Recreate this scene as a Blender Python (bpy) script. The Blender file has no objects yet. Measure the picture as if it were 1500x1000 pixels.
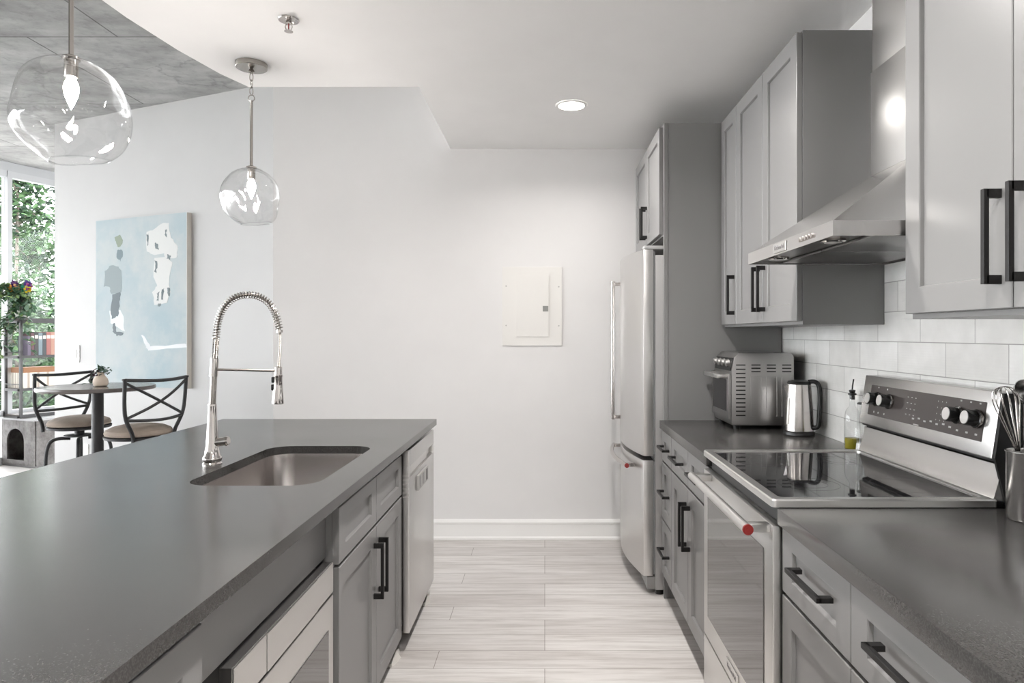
import bpy, bmesh, math, random
from mathutils import Vector, Matrix, noise
random.seed(7)
PI = math.pi
sc = bpy.context.scene
COL = sc.collection

# ------------------------------------------------------------------ camera
H = 1.354            # eye height
cam_d = bpy.data.cameras.new('camera'); cam = bpy.data.objects.new('camera', cam_d); COL.objects.link(cam)
cam.location = (0, 0, H); cam.rotation_euler = (PI/2, 0, 0)
cam_d.sensor_width = 36; cam_d.lens = 24.0
cam_d.shift_x = -48/1500; cam_d.shift_y = -10.5/1500
cam_d.clip_start = .03
sc.camera = cam
# ------------------------------------------------------------------ world, exposure
w = bpy.data.worlds.new('world'); sc.world = w; w.use_nodes = True
bg = w.node_tree.nodes['Background']
bg.inputs[0].default_value = (.965, .98, 1.0, 1); bg.inputs[1].default_value = 9.0
sc.view_settings.view_transform = 'Standard'; sc.view_settings.look = 'None'
sc.view_settings.gamma = 1; sc.view_settings.exposure = 0.52
sc.view_settings.use_curve_mapping = False
sc.cycles.max_bounces = 10; sc.cycles.diffuse_bounces = 6; sc.cycles.glossy_bounces = 5
sc.cycles.transparent_max_bounces = 12
sc.cycles.caustics_reflective = False; sc.cycles.caustics_refractive = False
sc.cycles.sample_clamp_indirect = 6
sc.cycles.use_denoising = True
DOWNLIGHT_W = 17.0
# ceiling downlight lamps (their fixtures are built further down)
DOWNLIGHTS = [(.143, 3.657), (.143, 2.15), (.143, .55), (.143, -1.0)]
for (x, y) in DOWNLIGHTS:
    ld = bpy.data.lights.new('downlight_lamp', 'AREA'); ld.shape = 'DISK'; ld.size = .13
    ld.energy = DOWNLIGHT_W*(.45 if y > 3 else 1); ld.color = (1, .965, .93); ld.spread = math.radians(155)
    lo = bpy.data.objects.new('downlight_lamp', ld); COL.objects.link(lo); lo.location = (x, y, 2.572)

# ------------------------------------------------------------------ materials
def new_mat(name, col=(.8, .8, .8), rough=.5, metal=0., **kw):
    m = bpy.data.materials.new(name); m.use_nodes = True
    b = m.node_tree.nodes['Principled BSDF']
    b.inputs['Base Color'].default_value = (*col, 1); b.inputs['Roughness'].default_value = rough
    b.inputs['Metallic'].default_value = metal
    for k, v in kw.items():
        b.inputs[k.replace('_', ' ')].default_value = v
    return m
def nd(m, t, **kw):
    n = m.node_tree.nodes.new(t)
    for k, v in kw.items(): setattr(n, k, v)
    return n
def lk(m, a, b): m.node_tree.links.new(a, b)
def bsdf(m): return m.node_tree.nodes['Principled BSDF']
def ramp(m, src, c0, c1, p0=0., p1=1.):
    r = nd(m, 'ShaderNodeValToRGB'); e = r.color_ramp.elements
    e[0].position = p0; e[0].color = (*c0, 1); e[1].position = p1; e[1].color = (*c1, 1)
    lk(m, src, r.inputs[0]); return r.outputs[0]
def pos(m, scale=(1, 1, 1), loc=(0, 0, 0), rot=(0, 0, 0), obj=False):
    if obj: src = nd(m, 'ShaderNodeTexCoord').outputs['Object']
    else: src = nd(m, 'ShaderNodeNewGeometry').outputs['Position']
    mp = nd(m, 'ShaderNodeMapping'); lk(m, src, mp.inputs[0])
    mp.inputs['Location'].default_value = loc; mp.inputs['Scale'].default_value = scale; mp.inputs['Rotation'].default_value = rot
    return mp.outputs[0]
def noise_t(m, vec, scale, detail=4, rough=.55):
    n = nd(m, 'ShaderNodeTexNoise'); n.inputs['Scale'].default_value = scale; n.inputs['Detail'].default_value = detail
    n.inputs['Roughness'].default_value = rough; lk(m, vec, n.inputs['Vector']); return n.outputs['Fac']
def bump(m, h, dist=.001, strength=.5):
    b = nd(m, 'ShaderNodeBump'); b.inputs['Distance'].default_value = dist; b.inputs['Strength'].default_value = strength
    lk(m, h, b.inputs['Height']); lk(m, b.outputs[0], bsdf(m).inputs['Normal'])
def mix(m, a, b, fac, mode='MIX'):
    x = nd(m, 'ShaderNodeMix', data_type='RGBA', blend_type=mode)
    for s, v in ((x.inputs[0], fac), (x.inputs[6], a), (x.inputs[7], b)):
        if hasattr(v, 'is_output'): lk(m, v, s)
        elif isinstance(v, (int, float)): s.default_value = v
        else: s.default_value = (*v, 1)
    return x.outputs[2]

def paint(name, col, rough=.55, bumpy=.0004):
    m = new_mat(name, col, rough)
    v = pos(m); n = noise_t(m, v, 3, 3)
    c = tuple(x*.975 for x in col)
    lk(m, ramp(m, n, c, col, .35, .65), bsdf(m).inputs['Base Color'])
    bump(m, noise_t(m, v, 260, 2), bumpy, .25)
    return m
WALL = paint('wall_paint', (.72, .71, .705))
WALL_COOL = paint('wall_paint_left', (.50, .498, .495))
CEIL = paint('ceiling_paint', (.91, .905, .90), .7)
TRIM = new_mat('trim_paint', (.82, .815, .80), .35)
PANEL_W = new_mat('panel_enamel', (.73, .715, .69), .4)

def concrete():
    m = new_mat('concrete', (.4, .4, .4), .85)
    v = pos(m); b = nd(m, 'ShaderNodeTexBrick')
    mp = pos(m, loc=(2.58, .676, 0)); lk(m, mp, b.inputs['Vector'])
    b.inputs['Scale'].default_value = 1; b.inputs['Mortar Size'].default_value = .006; b.inputs['Mortar Smooth'].default_value = .4
    b.inputs['Brick Width'].default_value = 2.44; b.inputs['Row Height'].default_value = 1.2; b.offset = .2254
    b.inputs['Color1'].default_value = (.38, .385, .38, 1); b.inputs['Color2'].default_value = (.46, .465, .46, 1)
    b.inputs['Mortar'].default_value = (.16, .16, .155, 1)
    st = noise_t(m, pos(m, (1, 1.8, 1)), 2.6, 8, .62)
    c = mix(m, b.outputs[0], ramp(m, st, (.45, .45, .45), (1.1, 1.1, 1.1), .3, .7), .75, 'MULTIPLY')
    sp = noise_t(m, v, 14, 6, .7)
    c = mix(m, c, ramp(m, sp, (.55, .55, .55), (1, 1, 1), .3, .5), .5, 'MULTIPLY')
    vo = nd(m, 'ShaderNodeTexVoronoi', feature='DISTANCE_TO_EDGE'); vo.inputs['Scale'].default_value = .8
    lk(m, mix(m, v, noise_t(m, v, 4, 5), .25), vo.inputs['Vector'])
    c = mix(m, c, ramp(m, vo.outputs[0], (.5, .5, .5), (1, 1, 1), .0, .008), .5, 'MULTIPLY')
    lk(m, c, bsdf(m).inputs['Base Color']); bump(m, sp, .004, .5)
    return m
CONC = concrete()

def floor_mat():
    m = new_mat('floor_planks', (.6, .57, .54), .42)
    b = nd(m, 'ShaderNodeTexBrick'); lk(m, pos(m, loc=(0, 1.943, 0)), b.inputs['Vector'])
    b.inputs['Scale'].default_value = 1; b.inputs['Mortar Size'].default_value = .0014; b.inputs['Mortar Smooth'].default_value = .1
    b.inputs['Brick Width'].default_value = 1.22; b.inputs['Row Height'].default_value = .157; b.offset = .37; b.offset_frequency = 3
    b.inputs['Color1'].default_value = (.58, .555, .54, 1); b.inputs['Color2'].default_value = (.69, .67, .655, 1)
    b.inputs['Mortar'].default_value = (.25, .22, .20, 1)
    wv = pos(m, (1.1, 15, 1)); g = noise_t(m, wv, 2.4, 9, .68)
    g2 = noise_t(m, pos(m, (.7, 4, 1)), 1.7, 4, .5)
    c = mix(m, b.outputs[0], ramp(m, g, (.70, .68, .66), (1.06, 1.06, 1.06), .32, .58), .8, 'MULTIPLY')
    c = mix(m, c, ramp(m, g2, (.86, .84, .83), (1.04, 1.04, 1.04), .35, .6), .7, 'MULTIPLY')
    lk(m, c, bsdf(m).inputs['Base Color']); bump(m, g, .0008, .3)
    return m
FLOOR = floor_mat()

def tile_mat():
    m = new_mat('subway_tile', (.7, .7, .68), .28)
    g = nd(m, 'ShaderNodeNewGeometry'); sp = nd(m, 'ShaderNodeSeparateXYZ'); lk(m, g.outputs['Position'], sp.inputs[0])
    cb = nd(m, 'ShaderNodeCombineXYZ')
    for i, (o, off) in enumerate((('Y', -2.6295), ('Z', -.0728))):
        a = nd(m, 'ShaderNodeMath', operation='ADD'); lk(m, sp.outputs[o], a.inputs[0]); a.inputs[1].default_value = off
        lk(m, a.outputs[0], cb.inputs[i])
    b = nd(m, 'ShaderNodeTexBrick'); lk(m, cb.outputs[0], b.inputs['Vector'])
    b.inputs['Scale'].default_value = 1; b.inputs['Mortar Size'].default_value = .0016; b.inputs['Mortar Smooth'].default_value = .2
    b.inputs['Brick Width'].default_value = .281; b.inputs['Row Height'].default_value = .1046; b.offset = .5
    b.inputs['Color1'].default_value = (.66, .65, .63, 1); b.inputs['Color2'].default_value = (.76, .755, .74, 1)
    b.inputs['Mortar'].default_value = (.33, .32, .31, 1)
    n = noise_t(m, g.outputs['Position'], 9, 4)
    lk(m, mix(m, b.outputs[0], ramp(m, n, (.88, .88, .87), (1.03, 1.03, 1.03), .35, .65), .8, 'MULTIPLY'), bsdf(m).inputs['Base Color'])
    wv = nd(m, 'ShaderNodeTexWave', bands_direction='Z'); wv.inputs['Scale'].default_value = 38; wv.inputs['Distortion'].default_value = .6
    lk(m, g.outputs['Position'], wv.inputs['Vector'])
    mx = nd(m, 'ShaderNodeMath', operation='MULTIPLY'); lk(m, wv.outputs['Fac'], mx.inputs[0]); mx.inputs[1].default_value = .35
    inv = nd(m, 'ShaderNodeMath', operation='SUBTRACT'); lk(m, mx.outputs[0], inv.inputs[0]); lk(m, b.outputs['Fac'], inv.inputs[1])
    bump(m, inv.outputs[0], .0012, .5)
    return m
TILE = tile_mat()

CAB = new_mat('cabinet_paint', (.215, .212, .21), .34)
CAB_IN = new_mat('cabinet_edge', (.17, .165, .16), .5)
BLACK = new_mat('black_metal', (.010, .0095, .0095), .45, 0., Specular_IOR_Level=.35)
BLACKP = new_mat('black_plastic', (.010, .010, .010), .35, 0., Specular_IOR_Level=.4)
TOE = new_mat('toe_kick_dark', (.12, .117, .115), .6)

def quartz():
    m = new_mat('quartz', (.07, .068, .066), .2)
    v = pos(m); n = noise_t(m, v, 300, 2, .6); n2 = noise_t(m, v, 5, 4)
    c = ramp(m, n, (.040, .0385, .037), (.072, .070, .068), .42, .75)
    c = mix(m, c, ramp(m, n2, (.85, .85, .85), (1.1, 1.1, 1.1)), .7, 'MULTIPLY')
    lk(m, c, bsdf(m).inputs['Base Color'])
    r = nd(m, 'ShaderNodeMapRange'); lk(m, n2, r.inputs[0]); r.inputs[3].default_value = .19; r.inputs[4].default_value = .25
    lk(m, r.outputs[0], bsdf(m).inputs['Roughness'])
    return m
QUARTZ = quartz()

def steel(name, col=(.58, .57, .56), rough=.27, dirn=(1, 1, 40), st=.012):
    m = new_mat(name, col, rough, 1.)
    n = noise_t(m, pos(m, dirn), 5, 2, .5)
    r = nd(m, 'ShaderNodeMapRange'); lk(m, n, r.inputs[0]); r.inputs[3].default_value = rough-.004; r.inputs[4].default_value = rough+.006
    lk(m, r.outputs[0], bsdf(m).inputs['Roughness'])
    return m
STEEL = steel('stainless_brushed')
STEEL_L = steel('stainless_light', (.70, .69, .675), .30)
STEEL_V = steel('stainless_vertical_grain', (.62, .61, .60), .28, (30, 30, 1))
STEEL_D = steel('stainless_filter_mesh', (.22, .215, .21), .3)
SINKM = steel('sink_steel', (.50, .47, .455), .24, (4, 30, 1))
CHROME = new_mat('chrome', (.56, .53, .51), .07, 1.)
NICKEL = new_mat('brushed_nickel', (.40, .375, .35), .22, 1.)
RED = new_mat('red_enamel', (.24, .022, .02), .35)
GLASSBLACK = new_mat('black_glass', (.008, .008, .009), .03, 0., IOR=1.75)
OVENGLASS = new_mat('oven_glass', (.055, .05, .047), .035, .0, IOR=2.4)
RING = new_mat('burner_ring', (.05, .05, .05), .15)
PANELBLK = new_mat('control_panel', (.055, .047, .045), .12)
PRINT = new_mat('printed_marks', (.33, .32, .31), .4)
LABELM = new_mat('badge_print', (.20, .19, .19), .4)

def thin_glass(name, tint=(1, 1, 1), refl=1.0, rip=0., base=.045):
    m = bpy.data.materials.new(name); m.use_nodes = True; nt = m.node_tree; nt.nodes.clear()
    o = nt.nodes.new('ShaderNodeOutputMaterial'); mx = nt.nodes.new('ShaderNodeMixShader')
    t = nt.nodes.new('ShaderNodeBsdfTransparent'); g = nt.nodes.new('ShaderNodeBsdfGlossy'); f = nt.nodes.new('ShaderNodeLayerWeight'); pw = nt.nodes.new('ShaderNodeMath'); pw.operation = 'POWER'; pw.inputs[1].default_value = 3.2; f.inputs[0].default_value = .5
    t.inputs[0].default_value = (*tint, 1); g.inputs['Roughness'].default_value = .02
    s = nt.nodes.new('ShaderNodeMath'); s.operation = 'MULTIPLY'; s.operation = 'MULTIPLY_ADD'; s.inputs[1].default_value = refl*.85; s.inputs[2].default_value = base; s.use_clamp = True
    nt.links.new(f.outputs['Facing'], pw.inputs[0]); nt.links.new(pw.outputs[0], s.inputs[0]); nt.links.new(s.outputs[0], mx.inputs[0])
    nt.links.new(t.outputs[0], mx.inputs[1]); nt.links.new(g.outputs[0], mx.inputs[2]); nt.links.new(mx.outputs[0], o.inputs[0])
    if rip:
        tc = nt.nodes.new('ShaderNodeTexCoord'); n = nt.nodes.new('ShaderNodeTexNoise'); n.inputs['Scale'].default_value = 17; n.inputs['Detail'].default_value = 1
        b = nt.nodes.new('ShaderNodeBump'); b.inputs['Distance'].default_value = .012; b.inputs['Strength'].default_value = rip
        nt.links.new(tc.outputs['Object'], n.inputs['Vector']); nt.links.new(n.outputs['Fac'], b.inputs['Height'])
        nt.links.new(b.outputs[0], g.inputs['Normal']); nt.links.new(b.outputs[0], f.inputs['Normal'])
    return m
PANE = thin_glass('window_glass', (.965, .97, .97), .05, base=.01)
GLOBE = thin_glass('blown_glass', (.955, .955, .955), 1.0, 1.0)
BOTTLEG = thin_glass('bottle_glass', (.95, .955, .955), .9)
def emis(name, col, s):
    m = bpy.data.materials.new(name); m.use_nodes = True; b = bsdf(m)
    b.inputs['Base Color'].default_value = (*col, 1); b.inputs['Emission Color'].default_value = (*col, 1); b.inputs['Emission Strength'].default_value = s
    return m
BULB = emis('bulb_glow', (1, .93, .87), 390.)
LENS = emis('downlight_glow', (1, .96, .9), 9.)

# ------------------------------------------------------------------ mesh helpers
class MB:
    def __init__(s): s.bm = bmesh.new()
    def box(s, x0, x1, y0, y1, z0, z1, bev=0., seg=2, M=None):
        b = bmesh.new(); x0, x1 = sorted((x0, x1)); y0, y1 = sorted((y0, y1)); z0, z1 = sorted((z0, z1))
        vs = [b.verts.new(p) for p in ((x0,y0,z0),(x1,y0,z0),(x1,y1,z0),(x0,y1,z0),(x0,y0,z1),(x1,y0,z1),(x1,y1,z1),(x0,y1,z1))]
        for f in ((0,3,2,1),(4,5,6,7),(0,1,5,4),(1,2,6,5),(2,3,7,6),(3,0,4,7)): b.faces.new([vs[i] for i in f])
        if bev: bmesh.ops.bevel(b, geom=b.edges[:], offset=min(bev, .45*min(x1-x0, y1-y0, z1-z0)), segments=seg, profile=.6, affect='EDGES')
        if M: bmesh.ops.transform(b, matrix=M, verts=b.verts[:])
        s.merge(b); return s
    def merge(s, b):
        me = bpy.data.meshes.new('tmp'); b.to_mesh(me); b.free(); s.bm.from_mesh(me); bpy.data.meshes.remove(me)
    def face(s, pts): s.bm.faces.new([s.bm.verts.new(p) for p in pts]); return s
    def loft(s, loops, cap0=True, cap1=True, closed=True):
        L = [[s.bm.verts.new(p) for p in lp] for lp in loops]; n = len(L[0])
        for a, b in zip(L, L[1:]):
            for i in range(n if closed else n-1):
                j = (i+1) % n; s.bm.faces.new((a[i], a[j], b[j], b[i]))
        if cap0: s.bm.faces.new(list(reversed(L[0])))
        if cap1: s.bm.faces.new(L[-1])
        return s
    def prism(s, poly, a0, a1, axis='Z', bev=0.):
        def P(p, a): return {'Z': (p[0], p[1], a), 'Y': (p[0], a, p[1]), 'X': (a, p[0], p[1])}[axis]
        b = bmesh.new(); n = len(poly)
        A = [b.verts.new(P(p, a0)) for p in poly]; B = [b.verts.new(P(p, a1)) for p in poly]
        for i in range(n): b.faces.new((A[i], A[(i+1) % n], B[(i+1) % n], B[i]))
        b.faces.new(list(reversed(A))); b.faces.new(B)
        bmesh.ops.recalc_face_normals(b, faces=b.faces[:])
        if bev: bmesh.ops.bevel(b, geom=[e for e in b.edges if e.calc_face_angle(0) > .5], offset=bev, segments=2, profile=.6, affect='EDGES')
        s.merge(b); return s
    def lathe(s, prof, c=(0, 0, 0), seg=32, M=None, caps=True):
        loops = []
        for r, z in prof:
            lp = [Vector((r*math.cos(2*PI*i/seg), r*math.sin(2*PI*i/seg), z)) for i in range(seg)]
            if M: lp = [M @ p for p in lp]
            loops.append([p+Vector(c) for p in lp])
        return s.loft(loops, caps, caps)
    def rod(s, a, b, r, r2=None, seg=14):
        a, b = Vector(a), Vector(b); d = b-a; q = d.to_track_quat('Z', 'Y').to_matrix().to_4x4()
        return s.lathe([(r, 0), (r if r2 is None else r2, d.length)], a, seg, q)
    def tube(s, pts, r, seg=10, closed=False):
        pts = [Vector(p) for p in pts]; n = len(pts); loops = []; up = None
        for i, p in enumerate(pts):
            if closed: t = (pts[(i+1) % n]-pts[i-1]).normalized()
            else: t = (pts[min(i+1, n-1)]-pts[max(i-1, 0)]).normalized()
            if up is None: up = t.orthogonal().normalized()
            up = (up-t*up.dot(t)).normalized(); v = t.cross(up)
            rr = r[i] if isinstance(r, (list, tuple)) else r
            loops.append([p+(up*math.cos(2*PI*k/seg)+v*math.sin(2*PI*k/seg))*rr for k in range(seg)])
        if closed: loops.append(loops[0]); return s.loft(loops, False, False)
        return s.loft(loops)
    def build(s, name, mat, parent=None, smooth=35, recalc=True):
        if recalc: bmesh.ops.recalc_face_normals(s.bm, faces=s.bm.faces[:])
        me = bpy.data.meshes.new(name); s.bm.to_mesh(me); s.bm.free(); me.materials.append(mat)
        if smooth: me.shade_smooth(); me.set_sharp_from_angle(angle=math.radians(smooth))
        o = bpy.data.objects.new(name, me); COL.objects.link(o)
        if parent: put(o, parent)
        return o
def world_loc(o):
    v = Vector((0, 0, 0))
    while o: v += Vector(o.location); o = o.parent
    return v
def put(o, parent):          # geometry is written in world coordinates; the child keeps its place
    o.parent = parent; o.location = Vector(o.location) - world_loc(parent)
def thing(name, label, cat, loc, group=None):
    o = bpy.data.objects.new(name, None); COL.objects.link(o); o.location = loc; o.empty_display_size = .1
    return tag(o, label, cat, group)
def tag(o, label, cat, group=None, kind=None):
    o['label'] = label; o['category'] = cat
    if group: o['group'] = group
    if kind: o['kind'] = kind
    return o
def struct(name, mb, mat, smooth=None):
    o = mb.build(name, mat, None, smooth); o['kind'] = 'structure'; return o
def text(s, size, loc, rot, mat, parent, name='lettering', ext=.0004):
    c = bpy.data.curves.new(name, 'FONT'); c.body = s; c.size = size; c.extrude = ext; c.align_x = 'CENTER'; c.align_y = 'CENTER'
    tmp = bpy.data.objects.new('tmp', c); me = bpy.data.meshes.new_from_object(tmp); bpy.data.objects.remove(tmp); me.materials.clear(); me.materials.append(mat)
    o = bpy.data.objects.new(name, me); COL.objects.link(o); o.location = loc; o.rotation_euler = rot
    if parent: put(o, parent)
    return o
def arc(c, r, a0, a1, n, plane='XZ'):
    out = []
    for i in range(n+1):
        a = a0+(a1-a0)*i/n; u, v = r*math.cos(a), r*math.sin(a)
        out.append({'XZ': (c[0]+u, c[1], c[2]+v), 'XY': (c[0]+u, c[1]+v, c[2]), 'YZ': (c[0], c[1]+u, c[2]+v)}[plane])
    return out

# ------------------------------------------------------------------ room shell
CZ = 2.581; KZ = 3.15; BW = 4.518; XW = 1.2245; XT = 1.2145
struct('floor', MB().box(-12, 1.5, -3.2, 12, -.1, 0), FLOOR)
struct('wall_back', MB().box(-1.798, 1.40, BW, BW+.2, 0, 3.2), WALL)
struct('wall_right', MB().box(XW, XW+.15, -3.2, BW, 0, 3.2), WALL)
struct('wall_rear', MB().box(-9, 1.4, -3.2, -3.0, 0, 3.2), WALL)
edge = [(-1.63, -3.0), (-1.635, 1.2), (-1.632, 2.356), (-1.621, 2.645), (-1.585, 2.95), (-1.530, 3.217), (-1.470, 3.387)]
struct('ceiling', MB().prism(edge+[(-.624, 3.387), (-.624, BW), (XW, BW), (XW, -3.0)], CZ, CZ+.62), CEIL)
struct('ceiling_concrete', MB().box(-12, 1.5, -3.2, 7.07, KZ, KZ+.2).prism([(-12, 7.07), (-5.642, 7.07), (-5.25, 8.08), (-3.9, 8.5), (1.5, 8.5), (1.5, 7.07)], KZ, KZ+.2), CONC)
# angled wall with the painting
A0 = Vector((-1.942, 4.879)); AD = Vector((-2.348, 1)).normalized(); AN = Vector((-AD.y, AD.x))  # AN points away from the room?
if AN.y < 0: AN = -AN
def aw(px):   # point on the angled wall seen at this bearing
    a = (px-798)/1000; t = (-1.942-4.879*a)/(a+2.348); return Vector((-1.942-2.348*t, 4.879+t))
e0 = A0-AD*.45; e1 = aw(80)
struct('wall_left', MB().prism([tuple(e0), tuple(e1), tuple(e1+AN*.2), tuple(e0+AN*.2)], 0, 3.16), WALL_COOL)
WD = Vector((.388, 1)).normalized(); W0 = Vector((-5.642, 7.07)); WN = Vector((-WD.y, WD.x))
def wp(v, n=0.): return W0+WD*v+WN*n
def wbox(mb, v0, v1, n0, n1, z0, z1):
    return mb.prism([tuple(wp(v0, n0)), tuple(wp(v1, n0)), tuple(wp(v1, n1)), tuple(wp(v0, n1))], z0, z1)
V0, V1 = -10.6, 1.05
FRAME = new_mat('window_frame_white', (.40, .41, .42), .4); FRAMED = new_mat('window_header_grey', (.36, .37, .38), .5)
struct('trim_1', wbox(MB(), V0, V1, -.02, .2, 3.06, KZ+.05), FRAMED)
# far wall beyond the shelf, closing the room behind the angled wall
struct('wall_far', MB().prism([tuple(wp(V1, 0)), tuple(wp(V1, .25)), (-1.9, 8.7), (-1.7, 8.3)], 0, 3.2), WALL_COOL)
vs = [V0, -9.2, -7.7, -6.2, -4.7, -3.2, -1.7, -.22, .055+.0, V1]
k = 0
for a, b in zip(vs, vs[1:]):
    k += 1
    fr = MB()
    wbox(fr, a-.03 if a != .055 else a, (a+.03 if a != .055 else a+.045), -.03, .07, 0, 3.06)
    wbox(fr, a, b, -.02, .06, 2.995, 3.06); wbox(fr, a, b, -.02, .06, .0, .08); wbox(fr, a, b, -.02, .06, .50, .56)
    o = struct('window_%d' % k, fr, FRAME)
    pn = wbox(MB(), a, b, .015, .023, .08, 2.995).build('pane', PANE, o, None)

# baseboard on the back wall with its cap and shoe
bb = MB().prism([(BW, 0), (BW-.024, 0), (BW-.024, .012), (BW-.016, .022), (BW-.016, .103), (BW-.022, .108), (BW-.022, .118), (BW-.010, .128), (BW, .133)], -1.79, .62, 'X')
struct('baseboard_back', bb, TRIM)
p0, p1 = A0-AD*.3, e1
bl = MB().prism([tuple(p0), tuple(p1), tuple(p1-AN*.016), tuple(p0-AN*.016)], 0, .13)
struct('baseboard_left', bl, TRIM)
struct('wall_backsplash', MB().box(XT, XW, -2.9, 3.485, .9145, 1.655), TILE)

# ------------------------------------------------------------------ cabinet helpers
def shaker(mb, xf, y0, y1, z0, z1, sg=-1, stile=.062, rail=.062, rec=.010, t=.020):
    """framed front facing sg along X"""
    y0, y1 = sorted((y0, y1)); b = bmesh.new(); c = .0018
    def rect(x, iy, iz): return [b.verts.new(p) for p in ((x, y0+iy, z0+iz), (x, y1-iy, z0+iz), (x, y1-iy, z1-iz), (x, y0+iy, z1-iz))]
    L = [rect(xf-sg*t, 0, 0), rect(xf-sg*c, 0, 0), rect(xf, c, c), rect(xf, stile, rail), rect(xf-sg*.002, stile+.002, rail+.002),
         rect(xf-sg*rec, stile+.004, rail+.004)]
    for A, B in zip(L, L[1:]):
        for i in range(4): b.faces.new((A[i], A[(i+1) % 4], B[(i+1) % 4], B[i]))
    b.faces.new(L[0]); b.faces.new(L[-1]); bmesh.ops.recalc_face_normals(b, faces=b.faces[:]); mb.merge(b); return mb
def vhandle(parent, xf, y, z0, z1, sg=-1, pr=.036, w=.011):
    m = MB().box(xf+sg*pr, xf+sg*(pr-w), y-w/2, y+w/2, z0, z1, .0012)
    for z in (z0, z1-.018): m.box(xf+sg*(pr-w*.5), xf, y-w/2, y+w/2, z, z+.018, .0012)
    return m.build('handle', BLACK, parent, None)
def hhandle(parent, xf, y0, y1, z, sg=-1, pr=.036, w=.011):
    m = MB().box(xf+sg*pr, xf+sg*(pr-w), y0, y1, z-w/2, z+w/2, .0012)
    for y in (y0, y1-.018): m.box(xf+sg*(pr-w*.5), xf, y, y+.018, z-w/2, z+w/2, .0012)
    return m.build('handle', BLACK, parent, None)
def front(kind, parent, xf, y0, y1, z0, z1, sg=-1, stile=.062, rail=.062, gap=.0016):
    return shaker(MB(), xf, y0+gap, y1-gap, z0+gap, z1-gap, sg, stile, rail).build(kind, CAB, parent, None)

XD = .600
def base_cab(label, y0, y1, group, z0=.135):
    t = thing('base_cabinet', label, 'cabinet', ((XD+XT)/2, (y0+y1)/2, 0), group)
    MB().box(XD+.021, XT-.001, y0+.001, y1-.001, .11, .8735).build('carcass', CAB_IN, t, None)
    MB().box(XD+.085, XD+.10, y0+.001, y1-.001, 0, .109).build('toe_kick', TOE, t, None)
    return t
g = 'grey shaker base cabinets under the right counter'
t = base_cab('narrow grey base cabinet with three stacked drawers beside the refrigerator panel', 3.237, 3.498, g)
for z0, z1, hz in ((.712, .868, .79), (.418, .706, .565), (.135, .412, .275)):
    d = front('drawer', t, XD, 3.237, 3.498, z0, z1, stile=.055, rail=.05); hhandle(d, XD, 3.285, 3.45, hz)
t = base_cab('grey base cabinet with two drawers over two doors between drawer stack and range', 2.485, 3.235, g)
for a, b in ((2.86, 3.235), (2.485, 2.86)):
    d = front('drawer', t, XD, a, b, .712, .868, rail=.045); hhandle(d, XD, (a+b)/2-.095, (a+b)/2+.095, .79)
    d = front('door', t, XD, a, b, .135, .706); vhandle(d, XD, 2.86+(.035 if a > 2.8 else -.035), .455, .643)
t = base_cab('grey base cabinet with drawers and doors nearest the camera, right of the range', .95, 1.727, g)
for a, b in ((1.339, 1.727), (.95, 1.339)):
    d = front('drawer', t, XD, a, b, .706, .868, rail=.042, stile=.066); hhandle(d, XD, (a+b)/2-.095-.02, (a+b)/2+.095-.02, .80)
    d = front('door', t, XD, a, b, .135, .700); vhandle(d, XD, 1.339+(.035 if a > 1.3 else -.035), .46, .65)
t = base_cab('grey base cabinet continuing out of view at the lower right', .2, .948, g)
for a, b in ((.574, .948), (.2, .574)):
    d = front('drawer', t, XD, a, b, .706, .868, rail=.042); hhandle(d, XD, (a+b)/2-.095, (a+b)/2+.095, .80)
    d = front('door', t, XD, a, b, .135, .700); vhandle(d, XD, .574+(.035 if a > .5 else -.035), .46, .65)

XC = .588
tag(MB().box(XC, XT, 2.486, 3.4995, .874, .914, .002).build('countertop', QUARTZ), 'dark grey quartz countertop under the toaster oven and kettle', 'countertop', 'dark quartz countertops')
tag(MB().box(XC, XT, .15, 1.7265, .874, .914, .002).build('countertop', QUARTZ), 'dark grey quartz countertop in the foreground right of the range', 'countertop', 'dark quartz countertops')

# tall panel beside the fridge
t = thing('refrigerator_side_panel', 'tall dark grey end panel between refrigerator and right countertop', 'panel', (.9, 3.51, 0))
MB().box(.633, XT, 3.501, 3.519, 0, 2.437).build('panel', CAB, t, None)
MB().box(.6118, .632, 3.4985, 3.5225, 0, 2.437, .001).build('edge_strip', CAB, t, None)

# ------------------------------------------------------------------ wall cabinets (right)
XU = .922; UD = .900; UZ = 2.441
g = 'grey shaker wall cabinets on the right wall'
def wall_cab(label, y0, y1, z0=1.389, z1=UZ, x0=XU):
    t = thing('wall_cabinet', label, 'cabinet', ((x0+XT)/2, (y0+y1)/2, z0), g)
    c = MB().box(x0, XT-.0005 if z0 < 1.66 else XT-.0005, y0+.0005, y1-.0005, z0, z1, .001)
    c.build('carcass', CAB, t, None); return t
t = wall_cab('narrow single-door grey wall cabinet against the refrigerator panel', 3.213, 3.4975)
d = front('door', t, UD, 3.213, 3.483, 1.400, 2.435, stile=.058); vhandle(d, UD, 3.245, 1.447, 1.635)
t = wall_cab('two-door grey wall cabinet between the narrow cabinet and the steel hood', 2.439, 3.212)
for a, b in ((2.825, 3.211), (2.4395, 2.825)):
    d = front('door', t, UD, a, b, 1.400, 2.435); vhandle(d, UD, 2.825+(.034 if a > 2.8 else -.034), 1.447, 1.635)
t = wall_cab('large two-door grey wall cabinet in the upper right foreground', .93, 1.712, 1.392)
for a, b in ((1.313, 1.706), (.93, 1.313)):
    d = front('door', t, UD, a, b, 1.403, 2.435); vhandle(d, UD, 1.313+(.036 if a > 1.3 else -.036), 1.453, 1.641)
t = thing('wall_cabinet', 'short two-door grey cabinet mounted above the refrigerator', 'cabinet', (.9, 3.97, 1.85), g)
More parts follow.
